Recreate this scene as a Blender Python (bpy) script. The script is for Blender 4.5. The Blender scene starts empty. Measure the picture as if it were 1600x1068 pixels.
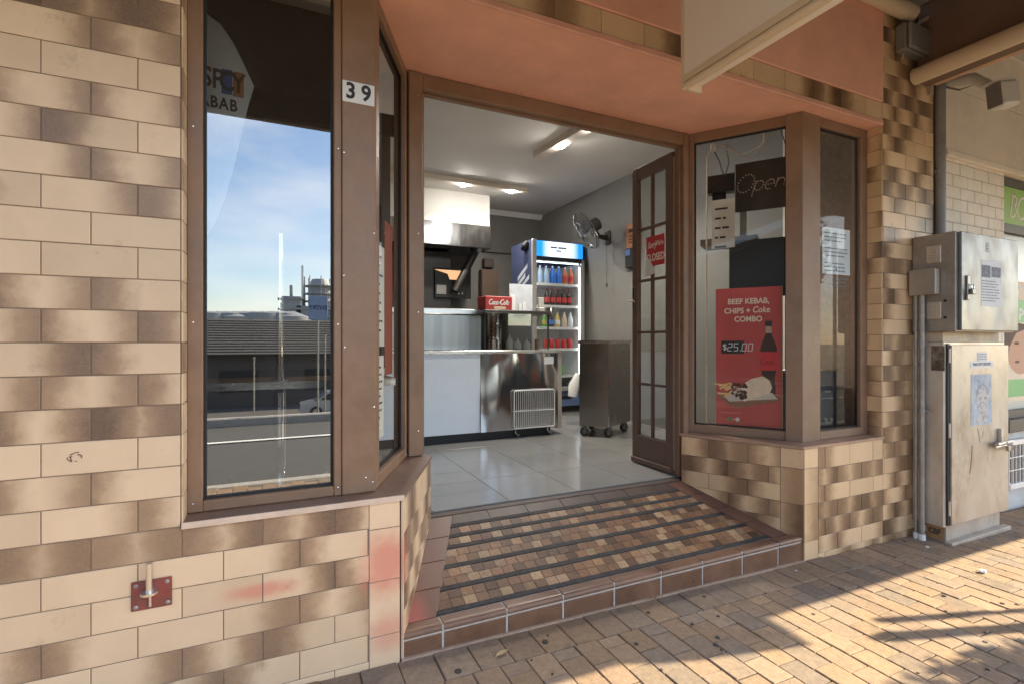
import bpy, bmesh, math, random
from mathutils import Vector, Matrix
random.seed(7)
R = math.radians
scene = bpy.context.scene
COL = scene.collection

# ------------------------------------------------------------------ camera, world, sun
CAM_H = 1.2; FPX = 790.5; YAW = 0.4353
cam = bpy.data.cameras.new('camera'); camo = bpy.data.objects.new('camera', cam); COL.objects.link(camo)
camo.location = (0, 0, CAM_H); camo.rotation_euler = (R(90), 0, -YAW)
cam.sensor_width = 36; cam.lens = 36 * FPX / 1600; cam.clip_start = 0.05; cam.clip_end = 3000
scene.camera = camo

SUN_AZ = R(106.8); SUN_EL = R(35)
w = bpy.data.worlds.new('World'); scene.world = w; w.use_nodes = True
wn = w.node_tree.nodes; wl = w.node_tree.links
bg = wn['Background']; bg.inputs['Strength'].default_value = 0.11
sky = wn.new('ShaderNodeTexSky'); sky.sky_type = 'NISHITA'; sky.sun_disc = False
sky.sun_elevation = SUN_EL; sky.sun_rotation = SUN_AZ
tcw = wn.new('ShaderNodeTexCoord'); mpw = wn.new('ShaderNodeMapping'); mpw.inputs['Scale'].default_value = (1.6, 1.6, 5)
nzw = wn.new('ShaderNodeTexNoise'); nzw.inputs['Scale'].default_value = 2.2; nzw.inputs['Detail'].default_value = 6
crw = wn.new('ShaderNodeValToRGB'); crw.color_ramp.elements[0].position = 0.45; crw.color_ramp.elements[1].position = 0.78
crw.color_ramp.elements[1].color = (.55, .55, .55, 1)
mxw = wn.new('ShaderNodeMixRGB'); mxw.inputs['Color2'].default_value = (6.5, 6.3, 6.0, 1)
wl.new(tcw.outputs['Generated'], mpw.inputs['Vector']); wl.new(mpw.outputs['Vector'], nzw.inputs['Vector'])
wl.new(nzw.outputs['Fac'], crw.inputs['Fac']); wl.new(crw.outputs['Color'], mxw.inputs['Fac'])
wl.new(sky.outputs['Color'], mxw.inputs['Color1']); wl.new(mxw.outputs['Color'], bg.inputs['Color'])

sl = bpy.data.lights.new('sun', 'SUN'); sl.energy = 3.7; sl.angle = R(0.4); sl.color = (1, .86, .60)
so = bpy.data.objects.new('sun', sl); COL.objects.link(so)
sdir = Vector((math.sin(SUN_AZ) * math.cos(SUN_EL), math.cos(SUN_AZ) * math.cos(SUN_EL), math.sin(SUN_EL)))
so.rotation_euler = sdir.to_track_quat('Z', 'Y').to_euler()
so.location = (20, -6, 12)
scene.view_settings.view_transform = 'Standard'; scene.view_settings.look = 'None'
scene.view_settings.exposure = 2.14; scene.view_settings.gamma = 1
scene.render.engine = 'CYCLES'
cy = scene.cycles
cy.max_bounces = 10; cy.diffuse_bounces = 5; cy.glossy_bounces = 5; cy.transparent_max_bounces = 16; cy.transmission_bounces = 6
cy.use_denoising = True; cy.sample_clamp_indirect = 6

# ------------------------------------------------------------------ pixel -> place (reads the survey of the photograph)
S_, C_ = math.sin(YAW), math.cos(YAW)
def ray(px, py):
    k = (px - 800) / FPX
    return Vector((S_ + C_ * k, C_ - S_ * k, (534 - py) / FPX))
O = Vector((0, 0, CAM_H))
def atY(px, py, Y): r = ray(px, py); return O + r * (Y / r.y)
def atX(px, py, X): r = ray(px, py); return O + r * (X / r.x)
def atZ(px, py, Z): r = ray(px, py); return O + r * ((Z - CAM_H) / r.z)
def wallM(o, d):
    d = Vector((d[0], d[1], 0)).normalized(); z = Vector((d.y, -d.x, 0))
    return Matrix(((d.x, 0, z.x, o[0]), (d.y, 0, z.y, o[1]), (0, 1, 0, o[2] if len(o) > 2 else 0), (0, 0, 0, 1)))
def uv_on(M, px, py, off=0):
    n = M.col[2].xyz; o = M.translation + n * off; r = ray(px, py)
    p = O + r * ((o - O).dot(n) / r.dot(n)); q = M.inverted() @ p
    return q.x, q.y
def gz(x): return -0.0193 * (x - .3)          # the pavement falls gently to the right

# ------------------------------------------------------------------ materials
MATS = {}
def nodes_of(m): return m.node_tree.nodes, m.node_tree.links
def mat(name, col, rough=.5, metal=0, var=0, vscale=8, bump=0, bscale=60, rvar=0, coat=0, emit=None, estr=0, spec=.5, dirt=0, dscale=3, dcol=(.06, .045, .035), stretch=None):
    if name in MATS: return MATS[name]
    m = bpy.data.materials.new(name); m.use_nodes = True; n, l = nodes_of(m); p = n['Principled BSDF']
    p.inputs['Base Color'].default_value = (*col, 1); p.inputs['Roughness'].default_value = rough
    p.inputs['Metallic'].default_value = metal; p.inputs['Specular IOR Level'].default_value = spec
    p.inputs['Coat Weight'].default_value = coat; p.inputs['Coat Roughness'].default_value = .08
    if emit: p.inputs['Emission Color'].default_value = (*emit, 1); p.inputs['Emission Strength'].default_value = estr
    tc = n.new('ShaderNodeTexCoord'); vec = tc.outputs['Object']
    if stretch:
        mp = n.new('ShaderNodeMapping'); mp.inputs['Scale'].default_value = stretch; l.new(vec, mp.inputs['Vector']); vec = mp.outputs['Vector']
    last = None
    if var or rvar:
        nz = n.new('ShaderNodeTexNoise'); nz.inputs['Scale'].default_value = vscale; nz.inputs['Detail'].default_value = 6; nz.inputs['Roughness'].default_value = .65
        l.new(vec, nz.inputs['Vector'])
        if var:
            mr = n.new('ShaderNodeMapRange'); mr.inputs['From Min'].default_value = .3; mr.inputs['From Max'].default_value = .7
            mr.inputs['To Min'].default_value = 1 - var; mr.inputs['To Max'].default_value = 1 + var
            l.new(nz.outputs['Fac'], mr.inputs['Value'])
            mul = n.new('ShaderNodeVectorMath'); mul.operation = 'SCALE'; mul.inputs[0].default_value = col
            l.new(mr.outputs['Result'], mul.inputs['Scale']); last = mul.outputs['Vector']
        if rvar:
            mr2 = n.new('ShaderNodeMapRange'); mr2.inputs['From Min'].default_value = .3; mr2.inputs['From Max'].default_value = .7
            mr2.inputs['To Min'].default_value = max(.02, rough - rvar); mr2.inputs['To Max'].default_value = min(1, rough + rvar)
            l.new(nz.outputs['Fac'], mr2.inputs['Value']); l.new(mr2.outputs['Result'], p.inputs['Roughness'])
    if dirt:
        nd = n.new('ShaderNodeTexNoise'); nd.inputs['Scale'].default_value = dscale; nd.inputs['Detail'].default_value = 9; nd.inputs['Roughness'].default_value = .7
        l.new(vec, nd.inputs['Vector'])
        rd = n.new('ShaderNodeMapRange'); rd.inputs['From Min'].default_value = .48; rd.inputs['From Max'].default_value = .67; rd.inputs['To Max'].default_value = dirt
        l.new(nd.outputs['Fac'], rd.inputs['Value'])
        mx = n.new('ShaderNodeMixRGB'); mx.inputs['Color1'].default_value = (*col, 1); mx.inputs['Color2'].default_value = (*dcol, 1)
        if last: l.new(last, mx.inputs['Color1'])
        l.new(rd.outputs['Result'], mx.inputs['Fac']); last = mx.outputs['Color']
    if last: l.new(last, p.inputs['Base Color'])
    if bump:
        nb = n.new('ShaderNodeTexNoise'); nb.inputs['Scale'].default_value = bscale; nb.inputs['Detail'].default_value = 3
        l.new(vec, nb.inputs['Vector'])
        bp = n.new('ShaderNodeBump'); bp.inputs['Strength'].default_value = bump; bp.inputs['Distance'].default_value = .004
        l.new(nb.outputs['Fac'], bp.inputs['Height']); l.new(bp.outputs['Normal'], p.inputs['Normal'])
    MATS[name] = m; return m

def glass(name, refl=.1, tint=(.86, .88, .86), rough=0.0, k=1.6):
    m = bpy.data.materials.new(name); m.use_nodes = True; n, l = nodes_of(m); n.remove(n['Principled BSDF'])
    out = n['Material Output']; tr = n.new('ShaderNodeBsdfTransparent'); tr.inputs['Color'].default_value = (*tint, 1)
    gl = n.new('ShaderNodeBsdfGlossy'); gl.inputs['Roughness'].default_value = rough; gl.inputs['Color'].default_value = (1, 1, 1, 1)
    fr = n.new('ShaderNodeFresnel'); fr.inputs['IOR'].default_value = 1.5
    ma = n.new('ShaderNodeMath'); ma.operation = 'MULTIPLY_ADD'; ma.inputs[1].default_value = k; ma.inputs[2].default_value = refl; ma.use_clamp = True
    mx = n.new('ShaderNodeMixShader'); l.new(fr.outputs['Fac'], ma.inputs[0]); l.new(ma.outputs['Value'], mx.inputs['Fac'])
    l.new(tr.outputs['BSDF'], mx.inputs[1]); l.new(gl.outputs['BSDF'], mx.inputs[2]); l.new(mx.outputs['Shader'], out.inputs['Surface'])
    return m

def tile_mat(name, cream, dark, stain=False, warm=0):
    """flash-fired glazed tile: UV = place on the tile, colour attribute 'flash' = (left flash, right flash, random, plain)"""
    m = bpy.data.materials.new(name); m.use_nodes = True; n, l = nodes_of(m); p = n['Principled BSDF']
    at = n.new('ShaderNodeVertexColor'); at.layer_name = 'flash'; sp = n.new('ShaderNodeSeparateColor'); l.new(at.outputs['Color'], sp.inputs['Color'])
    uvn = n.new('ShaderNodeUVMap'); sx = n.new('ShaderNodeSeparateXYZ'); l.new(uvn.outputs['UV'], sx.inputs['Vector'])
    tc = n.new('ShaderNodeTexCoord'); nz = n.new('ShaderNodeTexNoise'); nz.inputs['Scale'].default_value = 16; nz.inputs['Detail'].default_value = 5; nz.inputs['Roughness'].default_value = .6
    l.new(tc.outputs['Object'], nz.inputs['Vector'])
    def math_(op, a, b=None, c=None, clamp=False):
        x = n.new('ShaderNodeMath'); x.operation = op; x.use_clamp = clamp
        for i, q in enumerate((a, b, c)):
            if q is None: continue
            if isinstance(q, (int, float)): x.inputs[i].default_value = q
            else: l.new(q, x.inputs[i])
        return x.outputs['Value']
    wob = math_('MULTIPLY_ADD', nz.outputs['Fac'], .34, -.17)
    u = math_('ADD', sx.outputs['X'], wob)
    sh_ = math_('MULTIPLY_ADD', sp.outputs['Blue'], .36, -.18); uL = math_('ADD', u, sh_); uR = math_('SUBTRACT', u, sh_)
    def ramp(v, a, b):
        x = n.new('ShaderNodeMapRange'); x.interpolation_type = 'SMOOTHSTEP'; x.inputs['From Min'].default_value = a; x.inputs['From Max'].default_value = b
        l.new(v, x.inputs['Value']); return x.outputs['Result']
    lf = math_('MULTIPLY', ramp(uL, .62, .0), sp.outputs['Red']); rf = math_('MULTIPLY', ramp(uR, .38, 1.0), sp.outputs['Green'])
    f = math_('MAXIMUM', lf, rf)
    # fine soot speckle inside the flashed part
    n2 = n.new('ShaderNodeTexNoise'); n2.inputs['Scale'].default_value = 170; n2.inputs['Detail'].default_value = 3; l.new(tc.outputs['Object'], n2.inputs['Vector'])
    f2 = math_('MULTIPLY', f, math_('MULTIPLY_ADD', n2.outputs['Fac'], .4, .82), clamp=True)
    mx = n.new('ShaderNodeValToRGB'); e_ = mx.color_ramp.elements; e_[0].color = (*cream, 1); e_[1].color = (*dark, 1); e_[1].position = .95
    q_ = e_.new(.45); q_.color = (cream[0] * .56, cream[1] * .50, cream[2] * .46, 1); l.new(f2, mx.inputs['Fac'])
    br = math_('MULTIPLY_ADD', sp.outputs['Blue'], .16, .92); n3 = math_('MULTIPLY_ADD', nz.outputs['Fac'], .16, .92); br = math_('MULTIPLY', br, n3)
    sc = n.new('ShaderNodeVectorMath'); sc.operation = 'SCALE'; l.new(mx.outputs['Color'], sc.inputs[0]); l.new(br, sc.inputs['Scale'])
    colr = sc.outputs['Vector']
    # old scuffs and dirt marks
    n4 = n.new('ShaderNodeTexNoise'); n4.inputs['Scale'].default_value = 5; n4.inputs['Detail'].default_value = 10; n4.inputs['Roughness'].default_value = .75; l.new(tc.outputs['Object'], n4.inputs['Vector'])
    d4 = math_('MULTIPLY', ramp(n4.outputs['Fac'], .59, .72), .4)
    m4 = n.new('ShaderNodeMixRGB'); m4.inputs['Color2'].default_value = (.16, .11, .08, 1); l.new(colr, m4.inputs['Color1']); l.new(d4, m4.inputs['Fac']); colr = m4.outputs['Color']
    if stain:   # faded pink spray paint left on the tiles round the step corner
        for (cx, cyy, cz, rx, ry, rz, a) in stain:
            mp = n.new('ShaderNodeMapping'); mp.vector_type = 'TEXTURE'; mp.inputs['Location'].default_value = (cx, cyy, cz); mp.inputs['Scale'].default_value = (rx, ry, rz)
            l.new(tc.outputs['Object'], mp.inputs['Vector'])
            ln = n.new('ShaderNodeVectorMath'); ln.operation = 'LENGTH'; l.new(mp.outputs['Vector'], ln.inputs[0])
            q = math_('ADD', ln.outputs['Value'], math_('MULTIPLY', wob, 1.6)); q = math_('MULTIPLY', ramp(q, 1.1, .25), a)
            m5 = n.new('ShaderNodeMixRGB'); m5.inputs['Color2'].default_value = (.62, .13, .10, 1); l.new(colr, m5.inputs['Color1']); l.new(q, m5.inputs['Fac']); colr = m5.outputs['Color']
    l.new(colr, p.inputs['Base Color'])
    l.new(math_('MULTIPLY_ADD', f, -.10, .40), p.inputs['Roughness'])
    bn = n.new('ShaderNodeTexNoise'); bn.inputs['Scale'].default_value = 220; bn.inputs['Detail'].default_value = 2; l.new(tc.outputs['Object'], bn.inputs['Vector'])
    bp = n.new('ShaderNodeBump'); bp.inputs['Distance'].default_value = .002; l.new(math_('MULTIPLY_ADD', f, .25, .12), bp.inputs['Strength'])
    l.new(bn.outputs['Fac'], bp.inputs['Height']); l.new(bp.outputs['Normal'], p.inputs['Normal'])
    return m

def attr_mat(name, rough=.8, attr='flash', noise=.25, nscale=30, bump=.3, bscale=140, spec=.3, dirt=.5, dscale=4):
    """each piece's own colour comes from its colour attribute; noise and stains ride over it"""
    m = bpy.data.materials.new(name); m.use_nodes = True; n, l = nodes_of(m); p = n['Principled BSDF']
    at = n.new('ShaderNodeVertexColor'); at.layer_name = attr; tc = n.new('ShaderNodeTexCoord')
    nz = n.new('ShaderNodeTexNoise'); nz.inputs['Scale'].default_value = nscale; nz.inputs['Detail'].default_value = 7; nz.inputs['Roughness'].default_value = .7
    l.new(tc.outputs['Object'], nz.inputs['Vector'])
    mr = n.new('ShaderNodeMapRange'); mr.inputs['From Min'].default_value = .3; mr.inputs['From Max'].default_value = .7; mr.inputs['To Min'].default_value = 1 - noise; mr.inputs['To Max'].default_value = 1 + noise
    l.new(nz.outputs['Fac'], mr.inputs['Value'])
    sc = n.new('ShaderNodeVectorMath'); sc.operation = 'SCALE'; l.new(at.outputs['Color'], sc.inputs[0]); l.new(mr.outputs['Result'], sc.inputs['Scale'])
    nd = n.new('ShaderNodeTexNoise'); nd.inputs['Scale'].default_value = dscale; nd.inputs['Detail'].default_value = 9; nd.inputs['Roughness'].default_value = .72; l.new(tc.outputs['Object'], nd.inputs['Vector'])
    rd = n.new('ShaderNodeMapRange'); rd.inputs['From Min'].default_value = .54; rd.inputs['From Max'].default_value = .74; rd.inputs['To Max'].default_value = dirt; l.new(nd.outputs['Fac'], rd.inputs['Value'])
    mx = n.new('ShaderNodeMixRGB'); mx.inputs['Color2'].default_value = (.07, .055, .045, 1); l.new(sc.outputs['Vector'], mx.inputs['Color1']); l.new(rd.outputs['Result'], mx.inputs['Fac'])
    l.new(mx.outputs['Color'], p.inputs['Base Color']); p.inputs['Roughness'].default_value = rough; p.inputs['Specular IOR Level'].default_value = spec
    nb = n.new('ShaderNodeTexNoise'); nb.inputs['Scale'].default_value = bscale; nb.inputs['Detail'].default_value = 5; l.new(tc.outputs['Object'], nb.inputs['Vector'])
    bp = n.new('ShaderNodeBump'); bp.inputs['Strength'].default_value = bump; bp.inputs['Distance'].default_value = .003; l.new(nb.outputs['Fac'], bp.inputs['Height']); l.new(bp.outputs['Normal'], p.inputs['Normal'])
    return m

# ------------------------------------------------------------------ mesh builder
class MB:
    def __init__(s): s.v = []; s.f = []; s.mi = []; s.uv = []; s.col = []; s.M = Matrix.Identity(4); s.m = 0; s.c = (0, 0, 0, 0)
    def add(s, vs, fs, uvs=None, mi=None):
        b = len(s.v); s.v += [tuple(s.M @ Vector(v)) for v in vs]
        for i, f in enumerate(fs):
            s.f.append([b + k for k in f]); s.mi.append(s.m if mi is None else mi)
            s.uv.append(uvs[i] if uvs else [(0, 0)] * len(f)); s.col.append(s.c)
        return s
    def box(s, a, b, bev=0):
        x0, x1 = sorted((a[0], b[0])); y0, y1 = sorted((a[1], b[1])); z0, z1 = sorted((a[2], b[2]))
        if bev <= 0:
            vs = [(x, y, z) for x in (x0, x1) for y in (y0, y1) for z in (z0, z1)]
            return s.add(vs, [(0, 1, 3, 2), (4, 6, 7, 5), (0, 4, 5, 1), (2, 3, 7, 6), (0, 2, 6, 4), (1, 5, 7, 3)])
        e = min(bev, (x1 - x0) * .45, (y1 - y0) * .45, (z1 - z0) * .45); vs = []; ix = {}
        L = ((x0, x1), (y0, y1), (z0, z1))
        for sx in (0, 1):
            for sy in (0, 1):
                for sz in (0, 1):
                    sg = (sx, sy, sz)
                    for ax in range(3):
                        q = [L[k][sg[k]] if k == ax else L[k][sg[k]] + (e if sg[k] == 0 else -e) for k in range(3)]
                        ix[(sg, ax)] = len(vs); vs.append(tuple(q))
        fs = []
        for ax in range(3):
            o1, o2 = [k for k in range(3) if k != ax]
            for sd in (0, 1):
                q = []
                for (p1, p2) in ((0, 0), (1, 0), (1, 1), (0, 1)):
                    sg = [0, 0, 0]; sg[ax] = sd; sg[o1] = p1; sg[o2] = p2; q.append(ix[(tuple(sg), ax)])
                fs.append(q)
        for ax in range(3):      # edges along ax
            o1, o2 = [k for k in range(3) if k != ax]
            for p1 in (0, 1):
                for p2 in (0, 1):
                    sa = [0, 0, 0]; sa[o1] = p1; sa[o2] = p2; sb = list(sa); sb[ax] = 1; sa = tuple(sa); sb = tuple(sb)
                    fs.append([ix[(sa, o1)], ix[(sb, o1)], ix[(sb, o2)], ix[(sa, o2)]])
        for sx in (0, 1):
            for sy in (0, 1):
                for sz in (0, 1): fs.append([ix[((sx, sy, sz), k)] for k in range(3)])
        return s.add(vs, fs)
    def tube(s, path, r, n=8, cap=True):
        P = [Vector(p) for p in path]; rr = r if isinstance(r, (list, tuple)) else [r] * len(P); vs = []; fs = []; prev = None
        for i, p in enumerate(P):
            d = ((P[min(i + 1, len(P) - 1)] - P[max(i - 1, 0)])).normalized()
            if prev is None:
                a = Vector((0, 0, 1)) if abs(d.z) < .9 else Vector((1, 0, 0)); e1 = d.cross(a).normalized()
            else: e1 = (prev - d * prev.dot(d)).normalized()
            prev = e1; e2 = d.cross(e1)
            for k in range(n):
                t = 2 * math.pi * k / n; vs.append(p + (e1 * math.cos(t) + e2 * math.sin(t)) * rr[i])
        for i in range(len(P) - 1):
            for k in range(n): fs.append((i * n + k, i * n + (k + 1) % n, (i + 1) * n + (k + 1) % n, (i + 1) * n + k))
        if cap: fs.append(tuple(range(n))[::-1]); fs.append(tuple((len(P) - 1) * n + k for k in range(n)))
        return s.add(vs, fs)
    def lathe(s, prof, c=(0, 0, 0), n=20, ax='z'):
        vs = []; fs = []
        for (r, z) in prof:
            for k in range(n):
                t = 2 * math.pi * k / n; q = (max(r, 1e-4) * math.cos(t), max(r, 1e-4) * math.sin(t), z)
                if ax == 'y': q = (q[0], q[2], q[1])
                if ax == 'x': q = (q[2], q[0], q[1])
                vs.append((q[0] + c[0], q[1] + c[1], q[2] + c[2]))
        for i in range(len(prof) - 1):
            for k in range(n): fs.append((i * n + k, i * n + (k + 1) % n, (i + 1) * n + (k + 1) % n, (i + 1) * n + k))
        fs.append(tuple(range(n))[::-1]); fs.append(tuple((len(prof) - 1) * n + k for k in range(n)))
        return s.add(vs, fs)
    def prism(s, pts, z0, z1):
        n = len(pts); vs = [(x, y, z0) for x, y in pts] + [(x, y, z1) for x, y in pts]
        return s.add(vs, [tuple(range(n))[::-1], tuple(range(n, 2 * n))] + [(k, (k + 1) % n, n + (k + 1) % n, n + k) for k in range(n)])
    def poly(s, pts): return s.add(pts, [tuple(range(len(pts)))])
    def disc(s, c, r, z0, z1, n=20, ry=None):
        ry = ry or r
        return s.prism([(c[0] + r * math.cos(2 * math.pi * k / n), c[1] + ry * math.sin(2 * math.pi * k / n)) for k in range(n)], z0, z1)
    def ribbon(s, pts, wd, z0, z1):
        """flat brush stroke along 2D points"""
        n = len(pts); L = []; Rr = []
        for i in range(n):
            a = Vector(pts[max(i - 1, 0)]); b = Vector(pts[min(i + 1, n - 1)]); d = (b - a); d = d.normalized() if d.length > 1e-9 else Vector((1, 0)); nn = Vector((-d.y, d.x)) * wd / 2
            p = Vector(pts[i]); L.append(p + nn); Rr.append(p - nn)
        for i in range(n - 1): s.prism([tuple(L[i]), tuple(L[i + 1]), tuple(Rr[i + 1]), tuple(Rr[i])][::-1], z0, z1)
        return s
    def text(s, t, size, x=0, y=0, align='CENTER', shear=0, bold=0, depth=.0006, z=0, sx=1):
        cu = bpy.data.curves.new('lettering', 'FONT'); cu.body = t; cu.size = size; cu.align_x = align; cu.align_y = 'CENTER'; cu.shear = shear; cu.offset = bold * size; cu.extrude = depth / 2; cu.resolution_u = 3
        ob = bpy.data.objects.new('lettering', cu); COL.objects.link(ob); dg = bpy.context.evaluated_depsgraph_get(); me = ob.evaluated_get(dg).to_mesh()
        vs = [(v.co.x * sx + x, v.co.y + y, v.co.z + z + depth / 2) for v in me.vertices]; fs = [tuple(p.vertices) for p in me.polygons]
        ob.evaluated_get(dg).to_mesh_clear(); COL.objects.unlink(ob); bpy.data.objects.remove(ob); bpy.data.curves.remove(cu)
        return s.add(vs, fs)
    def build(s, name, mats, parent=None, smooth=False, attr=False, recalc=True):
        me = bpy.data.meshes.new(name); me.from_pydata(s.v, [], s.f)
        if not isinstance(mats, (list, tuple)): mats = [mats]
        for m in mats: me.materials.append(m)
        me.polygons.foreach_set('material_index', s.mi)
        if attr:
            me.color_attributes.new('flash', 'FLOAT_COLOR', 'CORNER'); me.uv_layers.new(name='UVMap')
            cc = []; uu = []
            for fi in range(len(s.f)):
                for k in range(len(s.f[fi])): cc += [*s.col[fi]][:4]; uu += [*s.uv[fi][k]]
            me.color_attributes['flash'].data.foreach_set('color', cc); me.uv_layers['UVMap'].data.foreach_set('uv', uu)
        if recalc:
            bm = bmesh.new(); bm.from_mesh(me); bmesh.ops.recalc_face_normals(bm, faces=bm.faces); bm.to_mesh(me); bm.free()
        if smooth:
            me.polygons.foreach_set('use_smooth', [True] * len(me.polygons)); me.set_sharp_from_angle(angle=R(38))
        me.update(); o = bpy.data.objects.new(name, me); COL.objects.link(o)
        if parent:
            o.parent = parent; o.matrix_parent_inverse = parent.matrix_world.inverted() if False else Matrix.Translation(-parent.location) if parent.parent is None else Matrix.Identity(4)
        return o
def tag(o, label=None, cat=None, group=None, kind=None):
    if label: o['label'] = label
    if cat: o['category'] = cat
    if group: o['group'] = group
    if kind: o['kind'] = kind
    return o
def thing(name, loc, label, cat, group=None):
    o = bpy.data.objects.new(name, None); COL.objects.link(o); o.location = loc; o.empty_display_size = .1
    return tag(o, label, cat, group)
def shift(M, x=0, y=0, z=0): return M @ Matrix.Translation((x, y, z))

# stroke lettering for the handwritten names
def arc(cx, cy, rx, ry, a0, a1, n=12): return [(cx + rx * math.cos(R(a0 + (a1 - a0) * k / n)), cy + ry * math.sin(R(a0 + (a1 - a0) * k / n))) for k in range(n + 1)]
GL = {
 'C': (.95, [arc(.52, .5, .46, .52, 50, 320)]), 'O': (1.0, [arc(.5, .5, .46, .52, 90, 450, 18)]),
 'o': (.62, [arc(.3, .28, .24, .28, 60, 420)]), 'c': (.55, [arc(.3, .28, .24, .28, 50, 320)]),
 'a': (.66, [arc(.28, .28, .24, .28, 30, 390), [(.52, .52), (.52, .1), (.62, 0)]]),
 'l': (.34, [[(.08, .25), (.26, .75), (.2, 1.0), (.1, .8), (.12, .15), (.28, .0)]]), '-': (.4, [[(.05, .3), (.34, .34)]]),
 'k': (.6, [[(.08, 0), (.08, 1)], [(.5, .55), (.1, .25), (.52, 0)]]), 'e': (.58, [[(.06, .27), (.5, .3)] + arc(.29, .28, .24, .28, 10, 310)]),
 'p': (.64, [[(.08, .55), (.08, -.4)], arc(.32, .28, .24, .28, 180, -180)]), 'n': (.62, [[(.08, .55), (.08, 0)], [(.08, .35)] + arc(.3, .32, .22, .24, 150, 0, 8) + [(.52, 0)]]),
 'E': (.62, [[(.55, 1), (.12, .95), (.05, .5), (.45, .52)], [(.05, .5), (.1, 0), (.55, .04)]]), 'N': (.8, [[(.05, 0), (.15, 1), (.6, 0), (.75, 1.05)]]),
 'B': (.66, [[(.1, 0), (.1, 1)] + arc(.2, .76, .32, .24, 80, -80) + arc(.2, .26, .4, .27, 80, -90)]), 'M': (.95, [[(.05, 0), (.2, 1), (.45, .3), (.72, 1), (.88, 0)]]),
}
def strokes(t, x, y, h, slant=.3, sp=1.0):
    out = []; w_ = sum(GL[c][0] for c in t) * h * sp; cx = x - w_ / 2
    for c in t:
        for st in GL[c][1]: out.append([(cx + (px * sp + slant * py) * h, y + (py - .5) * h) for px, py in st])
        cx += GL[c][0] * h * sp
    return out
def words(mb, x0, x1, y, h, z, fill=1.0):
    x = x0
    while x < x0 + (x1 - x0) * fill - h:
        wl_ = min(random.uniform(1.5, 6) * h, x0 + (x1 - x0) * fill - x); mb.box((x, y - h / 2, z), (x + wl_, y + h / 2, z + .0004)); x += wl_ + h * .8

# ------------------------------------------------------------------ palette
M_cream = (.69, .51, .335); M_dark = (.17, .105, .07)
m_tileL = tile_mat('flashed_tile', M_cream, M_dark, stain=[(.375, 1.91, .37, .12, .2, .16, .62), (.38, 1.92, .12, .09, .2, .09, .45), (-.05, 1.91, .36, .14, .1, .035, .5)])
m_tileR = tile_mat('flashed_tile_warm_lit', (.69, .475, .275), (.13, .07, .038))  # same tile as the left, with warm bounce light mixed into its colour
m_grout = mat('tile_grout', (.22, .16, .115), .9, var=.2, vscale=30)
m_brown = mat('brown_paint', (.25, .148, .088), .42, var=.16, vscale=5, bump=.06, bscale=40, rvar=.12, dirt=.45, dscale=11, dcol=(.30, .20, .135))
m_brown2 = mat('brown_bead', (.18, .105, .07), .5, var=.15)
m_black = mat('black_rubber', (.015, .014, .013), .55)
m_pink = mat('terracotta_render', (.80, .42, .29), .75, var=.1, vscale=4, bump=.25, bscale=30, dirt=.25, dscale=2.5, dcol=(.60, .30, .20))
m_glass = glass('window_glass', .26, (.80, .82, .81), k=2.0)
m_glassR = glass('clean_window_glass', .0, (.92, .93, .91), k=.5)
m_dglass = glass('door_glass', .04, (.9, .92, .9), k=1.2)
m_white = mat('white_paint', (.78, .77, .73), .5, var=.05)
m_steel = mat('stainless_steel', (.60, .57, .53), .26, 1, var=.12, vscale=6, rvar=.08, bump=.05, bscale=7, stretch=(1, 1, 6))
m_steelw = mat('wavy_stainless_steel', (.58, .58, .58), .16, 1, var=.06, rvar=.05, bump=.5, bscale=3.5, stretch=(1.6, 1.6, .6))
m_chrome = mat('chrome', (.75, .75, .76), .12, 1)
m_dull = mat('weathered_steel', (.60, .53, .45), .44, .55, var=.16, vscale=5, rvar=.12, bump=.05, bscale=30, dirt=.55, dscale=2.6, dcol=(.2, .13, .085), stretch=(1.4, 1.4, .7))
m_grey = mat('grey_plastic', (.20, .19, .175), .6, var=.1, vscale=12, dirt=.3)
m_galv = mat('galvanised_pipe', (.36, .35, .33), .5, .5, var=.2, vscale=20, dirt=.4, dscale=8, dcol=(.2, .13, .09))
m_creamp = mat('cream_paint', (.66, .53, .36), .5, var=.08, vscale=10, dirt=.3, dscale=5, dcol=(.4, .28, .17))
m_dkwood = mat('dark_wood', (.07, .04, .026), .5, var=.3, vscale=6, stretch=(1, 1, 4))
m_paper = mat('paper', (.74, .74, .72), .8, var=.04)
m_ink = mat('ink', (.03, .03, .035), .7)
m_greyink = mat('grey_ink', (.25, .25, .27), .8)
m_red = mat('sign_red', (.55, .035, .03), .5)
m_lwhite = mat('lettering_white', (.8, .78, .72), .6)
m_wall = mat('grey_wall_paint', (.17, .16, .143), .55, var=.08, vscale=2.5, bump=.08, bscale=15)
m_ceil = mat('ceiling_white', (.72, .69, .63), .8, var=.06, vscale=1.5)

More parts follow.
